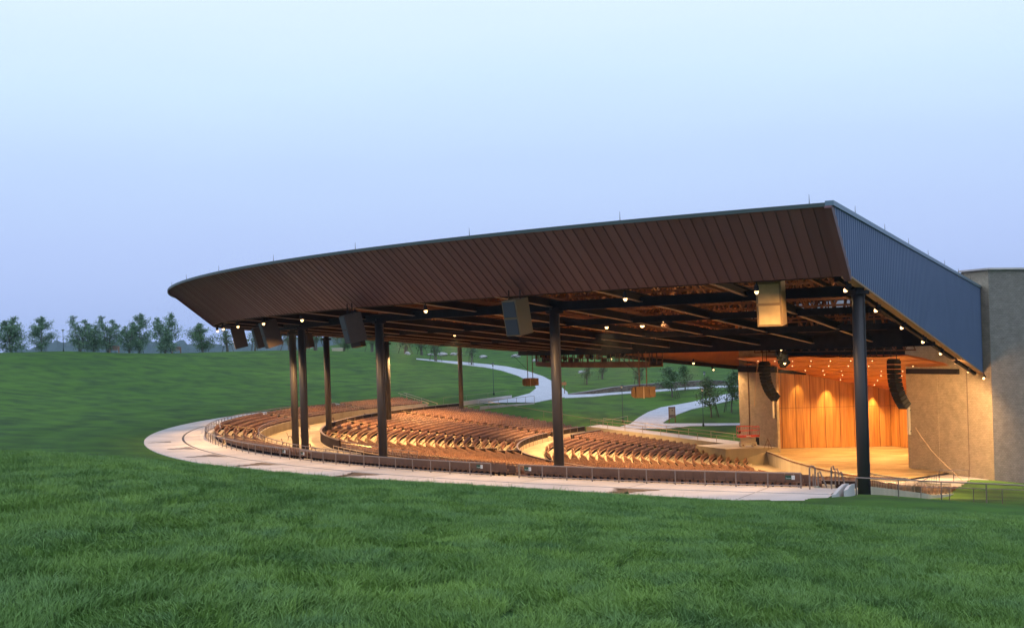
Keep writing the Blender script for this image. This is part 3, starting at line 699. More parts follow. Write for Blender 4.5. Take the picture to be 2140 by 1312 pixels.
# trusses above the rafters
for i, a in enumerate([A1-2.36-4.72*k for k in range(0, 20)]):
    if a < A0+1.5: continue
    mb = MB(); rs = np.linspace(119, 60, 15); up = Vector((0, 0, 1))
    top = [pol(r, a, ht(r)-1.1) for r in rs]; bt = [pol(r, a, hb(r)+1.6 if r > 80 else hb(80)+1.6) for r in rs]
    mb.beam(top[0], top[-1], .3, .3); mb.beam(bt[0], bt[-5], .35, .35); mb.beam(bt[-5], bt[-1], .35, .35)
    for k in range(len(rs)-1):
        mb.beam(*((bt[k], top[k+1]) if k % 2 else (top[k], bt[k+1])), .24, .24)
        if k % 2 == 0: mb.beam(bt[k], top[k], .16, .16)
    mb.build('truss', M['truss'], pav)
for r in (122, 112.5, 109, 103, 99.5, 96, 90, 87, 84):
    mb = MB(); n = 30; dz = .6+.9*((r*7) % 3)/3
    for i in range(n):
        a, b = 200+(A1-200)*i/n, 200+(A1-200)*(i+1)/n
        zt = ht(r)-.95; zb = hb(r)+1.5+dz
        mb.beam(pol(r, a, zt), pol(r, b, zt), .22, .22); mb.beam(pol(r, a, zb), pol(r, b, zb), .2, .2)
        mb.beam(pol(r, a, zb if i % 2 else zt), pol(r, b, zt if i % 2 else zb), .14, .14)
    mb.build('purlin_truss', M['truss'], pav)
# columns
def column(px, py, D, wd=.95, zb=None, zt=None):
    b = U(px, py, D); z0 = b.z if zb is None else zb
    r = math.hypot(b.x-C.x, b.y-C.y); z1 = hb(r)-.25 if zt is None else zt
    rad = wd/2; mb = MB().lathe((b.x, b.y, 0), [(rad, z0-1.5), (rad, z1-.35)], 24)
    co = mb.build('column', M['column'], pav, smooth=True)
    cm = MB().box((b.x, b.y, z1-.2), (1.25, 1.25, .3), R(20)); cm.box((b.x, b.y, z1-.0), (.7, .7, .4), R(20)); cm.build('cap_plate', M['steel'], co)
    MB().tube([(b.x+rad*.8, b.y-rad*.75, z0), (b.x+rad*.8, b.y-rad*.75, z1-.4)], .05, 6).build('conduit', M['column'], co)
for t in ((1806, 1034, 95.8), (1168.5, 970, 113.6), (801, 950, 132.6), (638, 940, 151), (617.5, 912, 167), (687, 877, 189), (812, 858, 213), (964, 838, 255)):
    column(*t)
column(1806, 1034, 94.9+40, .9) if False else None
# lightning rods on the roof edge
for k, a in enumerate([244-.9-12.6*.5*i for i in range(16)]):
    p = pol(RT_-.2, a, ZT); MB().tube([p, p+Vector((0, 0, .75))], [.03, .012], 5).build('lightning_rod', M['steel'], pav)
for k in range(7):
    r = 122-13*k; p = pol(r, A1, float(np.interp(r, [33.6, 132.6], [CAMZ+6.3, CAMZ+9.3]))+.2); MB().tube([p, p+Vector((0, 0, .9))], [.03, .012], 5).build('lightning_rod', M['steel'], pav)

# ---------------------------------------------------------------- stage house
sh = thing('stage_house', stg(20, 5, -9.3), 'tall tan block stage house with an orange timber concert shell', 'stage building')
ZS = CAMZ-20.0; ZTOP = CAMZ+8.7
def prism(l0, l1, n0, n1, z0, z1):
    return MB().hexa([stg(l0, n0, z0), stg(l1, n0, z0), stg(l1, n1, z0), stg(l0, n1, z0)][::-1], [stg(l0, n0, z1), stg(l1, n0, z1), stg(l1, n1, z1), stg(l0, n1, z1)][::-1])
def wallquad(name, p, q, z0, z1, m, parent, th=Vector((0, 0, 0))): 
    return MB().hexa([Vector((*a.xy, z0)) for a in (p, q, q+th, p+th)], [Vector((*a.xy, z1)) for a in (p, q, q+th, p+th)]).build(name, m, parent)
wallquad('near_wall', stg(-5, 0), stg(12.8, 0), ZS-2.5, CAMZ+6.15, M['brick'], sh, NN*2.0)
wallquad('near_wall_upper', stg(-5, 0.002), stg(0.25, 0.002), CAMZ+6.15, ZTOP, M['brick'], sh, NN*2.0)
wallquad('side_wall', stg(-5.003, .01), stg(-5.003, 42), ZS-2.5, ZTOP-.002, M['brick_shade'], sh, TT*1.5)
wallquad('far_wall', stg(47.6, 0), stg(60, 0), ZS-2.5, CAMZ+6, M['brick'], sh, NN*.5)
wallquad('metal_cladding', stg(.25, .2), stg(60, .2), CAMZ+4.5, ZTOP-.1, M['white2'] if 'white2' in M else mat('grey metal cladding', (.33, .40, .48), .4, .4), sh, NN*1.0)
wallquad('back_wall', stg(-5, 42), stg(60, 42), ZS-2.5, ZTOP, M['brick'], sh, NN*1)
MB().hexa([stg(-5, .1, ZTOP-.6), stg(60, .1, ZTOP-.6), stg(60, 42, ZTOP-.6), stg(-5, 42, ZTOP-.6)], [stg(-5, .1, ZTOP-.3), stg(60, .1, ZTOP-.3), stg(60, 42, ZTOP-.3), stg(-5, 42, ZTOP-.3)]).build('roof', M['deck'], sh)
mb = MB().beam(stg(-5.15, -.12, ZTOP+.1), stg(.4, -.12, ZTOP+.1), .6, .25); mb.beam(stg(-5.1, -.12, ZTOP+.101), stg(-5.1, 42, ZTOP+.101), .6, .25); mb.build('coping', M['concrete'], sh)
# control joints in the wall
for l in (-.2, 5.9): MB().beam(stg(l, -.03, ZS-1), stg(l, -.03, CAMZ+5.5 if l > 0 else ZTOP-.3), .09, .06, up=NN).build('wall_joint', M['rail'] if l < 0 else M['brick'], sh)
MB().beam(stg(56.6, -.03, ZS+.2), stg(56.6, -.03, CAMZ-4), .16, .1, up=NN).build('downpipe', M['truss'], sh)
MB().beam(stg(12.2, -.25, CAMZ-5.4), stg(1.2, -.25, CAMZ-5.4), .45, .75).build('steel_ledger', M['steel'], sh)
MB().beam(stg(47, -.4, CAMZ-5.3), stg(59, -.4, CAMZ-5.3), .6, 1.0).build('steel_ledger', M['steel'], sh)
# stage floor: from the shell out to the curved apron front
front = [(1577, 931, 226), (1600, 940, 219.6), (1625, 950, 211), (1650, 962, 202.5), (1700, 977, 190.5), (1745, 986, 183), (1785, 992, 177.5), (1840, 998, 174), (1893, 1003, 172)]
fp = [U(*t) for t in front]; fp = [Vector((p.x, p.y, ZS)) for p in fp]
def smooth_poly(P, n=6):
    o = []
    for i in range(len(P)-1):
        a, b, c_, d = P[max(i-1, 0)], P[i], P[i+1], P[min(i+2, len(P)-1)]
        for k in range(n):
            t = k/n; o.append(.5*((2*b)+(c_-a)*t+(2*a-5*b+4*c_-d)*t*t+(3*b-a-3*c_+d)*t**3))
    o.append(P[-1]); return o
fp = smooth_poly(fp)
rows = []
for i, p in enumerate(fp):
    t = i/(len(fp)-1); b = stg(55-44*t, 24); b.z = ZS
    rows.append([p.lerp(b, k/10) for k in range(11)])
MB().sheet(rows).build('stage_floor', M['stagefloor'], sh)
inn = [p+(Vector((50, 205, 0))-Vector((40, 205, 0))).normalized()*.35 for p in fp]
mb = MB().sheet([[Vector((*p.xy, ZS-2.5)), Vector((*p.xy, ZS+.28)), Vector((*q.xy, ZS+.28)), Vector((*q.xy, ZS-.2))] for p, q in zip(fp, inn)])
mb.build('apron_wall', M['cwall'], sh)
MB().tube([p+Vector((-.06, 0, .12)) for p in fp], .09, 6).build('apron_trim', M['truss'], sh)
# timber shell
shell = [(56, 1.5), (53.5, 4.9), (51, 9.4), (48.4, 14), (46, 18.4), (44.1, 21.8), (30, 22.2), (16, 21.8), (11, 12), (9, 3)]
zc = lambda n: CAMZ-3.3-.215*(n+6) if n < 5 else CAMZ-5.66-.235*(n-5)
pts = []
for i in range(len(shell)-1):
    a, b = shell[i], shell[i+1]; d = math.hypot(b[0]-a[0], b[1]-a[1]); k = max(1, round(d/2.35))
    for j in range(k): pts.append((a[0]+(b[0]-a[0])*j/k, a[1]+(b[1]-a[1])*j/k))
pts.append(shell[-1])
for (l0, n0), (l1, n1) in zip(pts[:-1], pts[1:]):
    p, q = stg(l0, n0), stg(l1, n1); d = (q-p).normalized(); out_ = Vector((-d.y, d.x, 0)); g = d*.05
    mid = stg(28, 8)
    if out_.dot(mid-p) < 0: out_ = -out_
    top = max(zc(n0), zc(n1))+.5; zm = ZS+7.4
    bulge = out_*.18
    for z0, z1 in ((ZS+.06, zm-.03), (zm+.03, top)):
        m_ = (p+q)/2+bulge
        MB().sheet([[Vector((*(p+g).xy, z0)), Vector((*(p+g).xy, z1))], [Vector((*m_.xy, z0)), Vector((*m_.xy, z1))], [Vector((*(q-g).xy, z0)), Vector((*(q-g).xy, z1))]]).build('shell_panel', M['wood'], sh)
rows = [[Vector((*(stg(l, n)+(stg(l, n)-stg(28, 8)).normalized()*.12).xy, z)) for z in (ZS, CAMZ-2)] for l, n in pts]
MB().sheet(rows).build('shell_backing', M['truss'], sh)
# ceiling of stepped boards
ns = [-7.5, -4, -1, 2, 5.5, 9, 12.5, 16, 19.5, 23]
can = []
for i in range(len(ns)-1):
    n0, n1 = ns[i], ns[i+1]-.04; z0, z1 = zc(ns[i])+.0, zc(ns[i+1])+.05
    rows = []
    for l in np.linspace(57 if n0 > -3 else 48.5, 3.2, 25):
        rows.append([stg(l, n0+(n1-n0)*k/4, z0+(z1-z0)*k/4+.12*math.sin(k/4*math.pi)*-1+.1*math.sin(l*.5)) for k in range(5)]+[stg(l, n1, z1+.25), stg(l, n0, z0+.25)])
    MB().sheet(rows).build('ceiling_board', M['canopy'], sh, smooth=True)
dl = 0
for n in (-5, -.5, 4, 8, 12.5, 17):
    for l in np.arange(8+(n*3) % 4, 46, 5.2):
        z = zc(n)-.22; MB().lathe(stg(l, n, 0), [(.065, z), (.065, z+.1)], 8).build('downlight', M['glow2'], sh)
ZC0 = CAMZ-3
# area behind the header
MB().hexa([stg(4, 1.5, CAMZ-4.6), stg(57, 1.5, CAMZ-4.6), stg(57, 2.2, CAMZ-4.6), stg(4, 2.2, CAMZ-4.6)], [stg(4, 1.5, CAMZ+5), stg(57, 1.5, CAMZ+5), stg(57, 2.2, CAMZ+5), stg(4, 2.2, CAMZ+5)]).build('header_wall', M['black'], sh)
mb = MB()
for k in range(18):
    l = 8+2.4*k; mb.beam(stg(l, -2, CAMZ-2.2), stg(l+1.2, -2, CAMZ-.4), .12, .12); mb.beam(stg(l+1.2, -2, CAMZ-.4), stg(l+2.4, -2, CAMZ-2.2), .12, .12)
mb.beam(stg(8, -2, CAMZ-2.2), stg(51, -2, CAMZ-2.2), .2, .2); mb.beam(stg(8, -2, CAMZ-.4), stg(51, -2, CAMZ-.4), .2, .2)
mb.build('rigging_truss', M['truss'], sh)
# tall thin white fixtures on the block walls
for l, n, px in ((48.2, -.35, 'far'), (12.0, -.35, 'near')):
    D = (P0+TT*l).y; z1 = U(1619 if px == 'far' else 1905, 834 if px == 'far' else 850, D).z; z0 = U(1619 if px == 'far' else 1905, 873 if px == 'far' else 907, D).z
    r_ = thing('wall_speaker', stg(l, n, z0), 'slim white column speaker fixed to the %s block wall beside the stage' % px, 'speaker')
    MB().box(stg(l, n, (z0+z1)/2), (.42, .3, z1-z0), R(22)).build('casing', M['white'], r_)
    for t in (.12, .88): MB().box(stg(l, n+.22, z0+(z1-z0)*t), (.2, .3, .12), R(22)).build('bracket', M['steel'], r_)
# paved forecourt beside the near wall and pit
MB_a = MB().hexa([stg(-4, -.1, ZS-1.5), stg(13, -.1, ZS-1.5), stg(13, -9, ZS-1.5), stg(0, -9, ZS-1.5)], [stg(-4, -.1, ZS-.3), stg(13, -.1, ZS-.3), stg(13, -9, ZS-.3), stg(0, -9, ZS-.3)])
struct(MB_a.build('pavement', M['concrete']))
rp_ = MB().hexa([stg(0, -9, ZS-2.2), stg(9, -9, ZS-2.2), stg(10, -26, ZS-2.6), stg(2, -26, ZS-2.6)], [stg(0, -9, ZS-.31), stg(9, -9, ZS-.31), stg(10, -26, ZS-.8), stg(2, -26, ZS-.8)])
struct(rp_.build('ramp', M['concrete']))
# far side terrace in front of the far pier
struct(MB().hexa([stg(45, -.1, ZS-2), stg(61, -.1, ZS-2), stg(61, -9, ZS-2), stg(50.5, -9, ZS-2)], [stg(47.5, -.1, ZS+.9), stg(61, -.1, ZS+.9), stg(61, -9, ZS+.9), stg(50.5, -9, ZS+.9)]).build('stage_wing', mat('weathered concrete', (.26, .22, .15), .85, var=(.33, .28, .19), vscale=.8, stretch=(1, 1, .15))))
struct(MB().sheet([[stg(47.6, -.1, ZS+.91), stg(61, -.1, ZS+.91)], [stg(50.6, -8.9, ZS+.91), stg(61, -8.9, ZS+.91)]]).build('pavement', M['concrete']))

# ---------------------------------------------------------------- lamps
def spot(name, loc, target, power, angle=110, blend=.6, color=(1, .56, .21), rad=.15, parent=None):
    l = bpy.data.lights.new(name, 'SPOT'); l.energy = power; l.spot_size = R(angle); l.spot_blend = blend; l.color = color; l.shadow_soft_size = rad
    o = bpy.data.objects.new(name, l); COL.objects.link(o); o.location = loc
    d = Vector(target)-Vector(loc); o.rotation_euler = d.to_track_quat('-Z', 'Y').to_euler()
    if parent is not None: o.location = Vector(loc)-world_loc(parent); o.parent = parent
    return o
def floodlight(p, tgt, label, power, angle=115, size=.27, group='floodlights along the roof edge', col=(1, .55, .20)):
    p = Vector(p); d = (Vector(tgt)-p).normalized(); root = thing('floodlight', p, label, 'floodlight', group)
    hd = p-d*.0+Vector((0, 0, -.22))
    MB().beam(p+Vector((0, 0, .35)), hd+Vector((0, 0, .2)), .08, .08).build('bracket', M['steel'], root)
    MB().tube([hd-d*.42, hd-d*.3, hd+d*.1], [size*.3, size*.6, size*.75], 12).build('housing', M['steel'], root)
    MB().tube([hd+d*.11, hd+d*.25, hd+d*.36], [size*.62, size*.55, size*.25], 12).build('lens', M['glow'], root)
    spot('floodlight_lamp', hd+d*.45, hd+d*20, power, angle, .5, col, .18, root)
PW = 9000
FL = [240.5, 235.4, 230.3, 225.2, 220.1, 215.0, 209.9, 204.8, 199.7, 194.6]
for i, a in enumerate(FL):
    p = pol(126.2, a, hb(126.2)-.35); floodlight(p, pol(123.5, a-.2, -1), '%s floodlight from the right along the foot of the brown fascia' % ORD[i], PW*(.28 if i == 0 else .52), 128)
for k, a in enumerate((184, 173, 162, 151)):
    p = pol(124.4, a, hb(124.4)+.9); floodlight(p, pol(110, a, -4), '%s floodlight on the far curve of the fascia, hidden behind the rafters' % ORD[k], PW, 96)
for k in range(8):
    r = 126-13*k
    if k == 0: r = 125.2
    p = C+Vector((math.cos(R(A1)), math.sin(R(A1)), 0))*r+qn*(-.15); p.z = hb(r)-.45
    tg = pol(r*.97, A1-8, prof(r*.9)) if k < 5 else stg((12, 7, -1)[k-5], -3.5, ZS)
    floodlight(p, tg, '%s floodlight from the front along the foot of the blue side wall' % ORD[k], PW*(.8 if k < 4 else 2.2), 96)
p = C+Vector((math.cos(R(A1)), math.sin(R(A1)), 0))*36.5+qn*.6; p.z = hb(36.5)-.5  # extra lamp added to brighten the small lawn
floodlight(p, stg(-9, -14, ZS), 'added floodlight at the far foot of the blue side wall, to brighten the small lawn', PW*2.5, 100)
for k in range(3):
    r = 60+14*k if k else 52; p = far(r, -.4, bot_far(r)-.35); floodlight(p, far(r-8, 1.5, -9), '%s floodlight from the stage along the orange far side wall' % ORD[k], PW*.7, 120)
for k, (px, py, D) in enumerate(((1310, 659, 128), (1342, 673, 132), (1385, 661, 128))):
    p = U(px, py, D); floodlight(p, p+Vector((0, 2, -10)), 'house light hanging among the roof trusses, %s of a cluster of three' % ('leftmost', 'lowest', 'rightmost')[k], PW*1.2, 150, .4, 'house lights among the roof trusses')
# house lights higher in the trusses; outermost ring added to brighten the dark back rows
hl = 0
for r, aa in ((118, (202, 190, 178, 166, 152)), (100, (225, 208, 191, 174, 158)), (72, (228, 205, 182, 160)), (52, (215, 185))):
    for a in aa:
        p = pol(r, a, hb(r)+.75); floodlight(p, p+Vector((0, 0, -10)), 'unseen house light high in the roof above %s of the seats, lamp %s' % ('the back' if r > 90 else 'the middle' if r > 60 else 'the front', ORD[hl]), 20000 if r > 110 else 66000 if r > 60 else 55000, 112, .3, 'house lights above the seats'); hl += 1
# unseen fill lights added among the trusses to brighten steel and deck
for px, py, D in ((1330, 655, 126), (1480, 630, 110), (1700, 628, 104), (1560, 670, 128), (1760, 660, 116), (1430, 665, 120)):
    p = U(px, py, D); p.z = ht(math.hypot(p.x-C.x, p.y-C.y))-2.3; l = bpy.data.lights.new('truss_fill', 'POINT'); l.energy = 380; l.color = (1, .62, .3); l.shadow_soft_size = .2; o = bpy.data.objects.new('truss_fill', l); COL.objects.link(o); o.location = p; o.parent = pav; o.location = p-world_loc(pav)
# stage lamps in the shell ceiling
for l, n in ((43, 3), (32, 3), (20, 3), (43, 10), (32, 10), (20, 10), (38, 16), (24, 16)):
    spot('stage_lamp', stg(l, n, zc(n)-.4), stg(l, n, ZS), 6600, 130, .5, (1, .56, .19), .25, sh)
for l, n in ((49.7, 11.7), (45.6, 19.0), (52.3, 7.0)):
    iw = (stg(28, 8)-stg(l, n)).normalized(); p = stg(l, n, zc(n)-.5)+iw*1.3; spot('wall_washer', p, stg(l, n, ZS+3)-iw*.1, 6500 if n > 8 else 3000, 54, 1.0, (1, .66, .25), .1, sh)

# ---------------------------------------------------------------- speakers under the fascia
def spk_box(px, py, D, w, d, h, nang, tilt, fm, sm, label, frame=True):
    c_ = U(px, py, D); root = thing('hanging_speaker', c_, label, 'speaker', 'speakers hanging under the fascia')
    n = Vector((math.cos(R(nang)), math.sin(R(nang)), 0)); t = Vector((-n.y, n.x, 0)); ax = t
    rot = Matrix.Rotation(R(tilt), 3, ax); up = rot@Vector((0, 0, 1)); n2 = rot@n
    def bx(cx, cy, cz, dx, dy, dz, m, name, par=root):   # local: t, n, up
        o = c_+t*cx+n2*cy+up*cz; A = [o+t*sx*dx/2+n2*sy*dy/2-up*dz/2 for sx, sy in ((-1, -1), (1, -1), (1, 1), (-1, 1))]; B = [p+up*dz for p in A]
        return MB().hexa(A, B).build(name, m, par)
    bx(0, 0, 0, w, d, h, sm, 'cabinet')
    bx(0, d/2+.03, h*.245, w*.84, .05, h*.43, fm, 'grille'); bx(0, d/2+.03, -h*.245, w*.84, .05, h*.43, fm, 'grille')
    top = hb(math.hypot(c_.x-C.x, c_.y-C.y))+.3
    for sx in (-.4, .4):
        p = c_+t*w*sx+up*h*.49; MB().tube([p, Vector((p.x, p.y, max(top, p.z+.3)))], .05, 6).build('hanger', M['steel'], root)
spk_box(1612, 634, 98.5, 2.0, 1.7, 3.5, 246, 6, M['spkgold'], mat('bronze cabinet', (.20, .13, .065), .45), 'large gold-lit speaker box under the fascia nearest the camera')
spk_box(1081, 662, 105, 1.75, 1.5, 3.05, 223, 10, M['grille'], mat('dull tan cabinet', (.12, .08, .045), .5), 'tan-sided speaker box with a dark grille, second from the right')
spk_box(738, 685, 121, 1.9, 1.7, 2.8, 205, 13, M['grille'], M['spkbrown'], 'dark brown speaker box third from the right under the fascia')
spk_box(566, 697, 146, 1.9, 1.8, 3.1, 203, 15, M['grille'], M['spkbrown'], 'large dark speaker box over the left columns')
spk_box(545, 704, 158, 1.8, 1.5, 2.7, 200, 15, M['grille'], M['spkbrown'], 'dark speaker box partly behind the one over the left columns')
spk_box(500, 704, 172, 1.9, 1.7, 3.1, 195, 12, M['grille'], M['spkbrown'], 'leftmost dark speaker box under the tip of the fascia')
spk_box(748, 714, 140, 1.3, 1.2, 1.2, 160, 10, M['grille'], M['spkbrown'], 'small speaker box peeping out behind the third box from the right')
spk_box(641, 712, 158, 1.3, 1.2, 1.8, 160, 10, M['grille'], M['spkbrown'], 'small speaker box beside the front left column')
def line_array(px, py, D, n, w, h, dep, sweep, label, m='black'):
    top = U(px, py, D); root = thing('line_array_speaker', top, label, 'line array', 'curved line array speakers beside the stage')
    p = Vector(top); ang = 0
    for k in range(n):
        ang = R(-4+sweep*(k/(n-1))**1.3); dn = Vector((0, 0, -1))*math.cos(ang)+NN*math.sin(ang); f = -NN*math.cos(ang)+Vector((0, 0, -1))*math.sin(ang)
        c_ = p+dn*h/2; mb = MB()
        for (d0, d1, hh) in ((-.5, .5, .47),):
            a = [c_+TT*sx*w/2+f*sy*dep/2+dn*h*(hh if sy > 0 else hh*.8) for sx, sy in ((-1, -1), (1, -1), (1, 1), (-1, 1))]
            b = [c_+TT*sx*w/2+f*sy*dep/2-dn*h*(hh if sy > 0 else hh*.8) for sx, sy in ((-1, -1), (1, -1), (1, 1), (-1, 1))]
            mb.hexa(a, b)
        cab = mb.build('cabinet', M[m], root)
        p = p+dn*h
    zt = CAMZ-1.2
    for s_ in (-.35, .35): MB().tube([top+TT*w*s_, Vector(((top+TT*w*s_).x, (top+TT*w*s_).y, zt))], .05, 5).build('chain', M['steel'], root)
    MB().beam(top-TT*w*.6, top+TT*w*.6, .5, .3).build('rigging_bar', M['steel'], root)
line_array(1868, 752, 168, 11, 1.6, .62, 1.1, 42, 'large black curved line array hanging at the near side of the stage')
line_array(1598, 757, 205, 12, 1.7, .56, 1.15, 50, 'black curved line array hanging in front of the far block wall')
line_array(1635, 735, 188, 4, 1.3, .56, 1.2, 40, 'short black line array hanging above the middle of the stage')
mb = MB()
for l in np.linspace(4, 14, 8):
    a = stg(l, -11, CAMZ-2.9); mb.beam(a, a+NN*1.4, .1, .1); mb.beam(a+Vector((0, 0, 1.2)), a+NN*1.4+Vector((0, 0, 1.2)), .1, .1); mb.beam(a, a+Vector((0, 0, 1.2)), .1, .1)
for z in (-2.9, -1.7):
    mb.beam(stg(4, -11, CAMZ+z), stg(14, -11, CAMZ+z), .14, .14); mb.beam(stg(4, -9.6, CAMZ+z), stg(14, -9.6, CAMZ+z), .14, .14)
tag(mb.build('rigging_grid', M['black']), 'black rigging truss above the near line array', 'truss')
def hung_speaker(px, py, D, w, h, label):
    c_ = U(px, py, D); root = thing('hanging_speaker', c_, label, 'speaker'); 
    mb = MB().box(c_, (w*.7, 1.2, h), R(12)); mb.hexa([c_+Vector((-w*.5, -.45, -h*.35)), c_+Vector((-w*.34, -.7, -h*.5)), c_+Vector((-w*.34, .4, -h*.5)), c_+Vector((-w*.5, .3, -h*.35))], [c_+Vector((-w*.5, -.45, h*.35)), c_+Vector((-w*.34, -.7, h*.5)), c_+Vector((-w*.34, .4, h*.5)), c_+Vector((-w*.5, .3, h*.35))])
    mb.build('cabinet', M['hung'], root)
    MB().box(c_+Vector((w*.42, .05, 0)), (w*.28, 1.1, h*.92), R(12)).build('cabinet_end', M['hung'], root)
    zt = hb(80)-.3
    for dx in (-.12, .22): MB().beam(c_+Vector((w*dx, -.1, h*.5)), Vector((c_.x+w*dx, c_.y-.1, zt)), .11, .11).build('hanger_rod', M['truss'], root)
    MB().box(c_+Vector((w*.05, -.68, 0)), (.12, .06, h*1.1), R(12)).build('strap', M['cable'], root)
    MB().tube([c_+Vector((-w*.1, 0, h*1.5)), Vector((c_.x-w*1.15, c_.y+1, zt))], .03, 4).build('guy_wire', M['steel'], root)
hung_speaker(1107, 798, 190, 2.25, 1.2, 'small ochre speaker box hanging on twin rods above the main seats')
hung_speaker(1342, 819, 154, 2.7, 1.4, 'larger ochre speaker box hanging on twin rods beyond the middle column')
# lighting catwalk
root = thing('lighting_catwalk', pol(76, 190, 8), 'curved lighting catwalk crowded with lamps, slung under the roof', 'catwalk')
AC = (177, 215)
mb = MB(); n = 24
for i in range(n):
    a, b = [AC[0]+(AC[1]-AC[0])*t/n for t in (i, i+1)]
    for r in (75, 77.2): mb.beam(pol(r, a, 8.3), pol(r, b, 8.3), .12, .75)
    mb.beam(pol(76.1, a, 8.05), pol(76.1, b, 8.05), 2.2, .12)
mb.build('walkway_deck', M['truss'], root)
mb = MB()
for r in (75, 77.2):
    mb = MB()
    for i in range(n+1):
        a = AC[0]+(AC[1]-AC[0])*i/n; mb.beam(pol(r, a, 8.3), pol(r, a, 10.3), .13, .13)
        if i == n: break
        b = AC[0]+(AC[1]-AC[0])*(i+1)/n
        for z in (9.2, 9.9): mb.beam(pol(r, a, z), pol(r, b, z), .07, .07)
    mb.build('guard_frame', M['truss'], root)
for k in range(26):
    a = AC[0]+1+(AC[1]-AC[0]-6)*k/26+random.uniform(-.3, .3); p = pol(76+random.uniform(-.8, .8), a, 8.8+random.uniform(0, .9))
    MB().box(p, (random.uniform(.3, .8), .5, random.uniform(.3, .9)), random.random(), rx=.4).build('stage_lantern', M[random.choice(('steel', 'truss', 'black', 'hung'))], root)
for r_, z_ in ((76, 10.2),):
    for a in np.linspace(AC[0], AC[1], 7): MB().beam(pol(r_, a, 8.3), pol(r_, a, hb(80)+2), .14, .14).build('hanger', M['truss'], root)

# ---------------------------------------------------------------- posts of light along the paths
def lamp_post(p, H_, label):
    root = thing('street_lamp', p, label, 'lamp post', 'lamp posts along the paths'); b = Vector(p)
    MB().lathe(b, [(.22, -.1), (.22, .35), (.15, .5), (.13, .8), (.075, 1.0), (.055, H_*.9)], 10).build('pole', M['lampmetal'], root, smooth=True)
    MB().lathe(b, [(.07, H_*.885), (.2, H_*.9), (.2, H_*.905)], 10).build('collar', M['lampmetal'], root)
    MB().lathe(b, [(.16, H_*.905), (.27, H_*.965)], 10).build('lantern_glass', M['frost'], root)
    MB().lathe(b, [(.42, H_*.962), (.40, H_*.975), (.16, H_*.992), (.05, H_)], 12).build('lantern_hood', M['lampmetal'], root)
def ridge(px):
    u = (px-1070)/F; D = np.arange(230, 440, 2.0); a = U(px, 740, 1.0); X = a.x*D; z = Hs(X, D); k = int(np.argmax((z-CAMZ)/D)); return Vector((X[k], D[k], z[k]))
lamp_post(hit(1032, 825), 7.6, 'lamp post on the lawn left of the curving path, beyond the seats')
lamp_post(hit(1302, 882), 7.8, 'lamp post on the dark lawn behind the hanging ochre speaker')
lamp_post(hit(1470, 890), 7.7, 'front lamp post of the pair beside the sign board')
lamp_post(hit(1474, 846), 7.5, 'rear lamp post of the pair, at the edge of the upper path')
lamp_post(ridge(133)+Vector((0, 0, -.1)), 6.0, 'lamp post standing alone on the left ridge between trees')
# sign board and wooden direction sign
p = hit(1405, 884); root = thing('sign_board', p, 'two-legged notice board with a beige panel at the path fork', 'notice board')
for sx in (-.62, .62): MB().beam(p+Vector((sx, 0, -.2)), p+Vector((sx, 0, 3.35)), .15, .15).build('post', M['truss'], root)
MB().box(p+Vector((0, 0, 3.2)), (1.1, .12, .26)).build('header', M['truss'], root)
MB().box(p+Vector((0, 0, 2.4)), (1.08, .08, 1.3)).build('upper_panel', mat('beige panel', (.3, .3, .28), .6), root)
MB().box(p+Vector((0, 0, 1.42)), (1.08, .08, .64)).build('lower_panel', mat('dark picture', (.09, .09, .10), .6, var=(.15, .15, .15), vscale=3), root)
MB().box(p+Vector((.05, -.06, 2.62)), (.2, .03, .2)).build('mark', M['steel'], root)
p = hit(1180, 823); root = thing('direction_sign', p, 'wooden direction sign on a post beside the middle column', 'sign')
MB().beam(p+Vector((0, 0, -.2)), p+Vector((0, 0, 3.3)), .16, .16).build('post', M['truss'], root)
MB().box(p+Vector((-.1, -.1, 2.5)), (1.2, .08, .7)).build('board', mat('orange timber', (.42, .17, .06), .7), root)

# ---------------------------------------------------------------- boulders, benches, box
def boulder(px, py, w, h, label):
    p = hit(px, py); s_ = p.y/F; mb = MB(); n, m_ = 12, 7; rows = []
    ph = random.random()*9
    for i in range(m_+1):
        t = math.pi*i/m_; row = []
        for k in range(n+1):
            u = 2*math.pi*(k % n)/n; f = 1+.2*math.sin(2.3*u+ph+i)+.13*math.sin(5*u+ph*2+i*2)
            row.append(p+Vector((math.sin(t)*math.cos(u)*w*s_/2*f, math.sin(t)*math.sin(u)*w*s_*.4*f, (math.cos(t)*.62+.35)*h*s_*.75*(1+.12*math.sin(3*u+ph)))))
        rows.append(row)
    o = mb.sheet(rows).build('boulder', M['rock'], loc=p); tag(o, label, 'boulder', 'boulders on the hillside')
for t in ((852, 741, 11, 8, 'upright pale boulder just right of the tall pair of columns'), (900, 742, 14, 5, 'flat boulder in the row left of the far column'), (925, 743, 20, 9, 'wide grey boulder left of the far column'), (948, 742, 14, 7, 'boulder half hidden behind the far column'),
          (1010, 748, 17, 8, 'pale oblong boulder above the path, left of its lamp post'), (1078, 746, 19, 8, 'pale boulder just above the hanging small speaker'), (1119, 756, 15, 8, 'pale boulder left of the lighting catwalk'), (1218, 780, 22, 8, 'pale boulder under the lighting catwalk'), (960, 740, 12, 6, 'small boulder right of the far column')):
    boulder(*t)
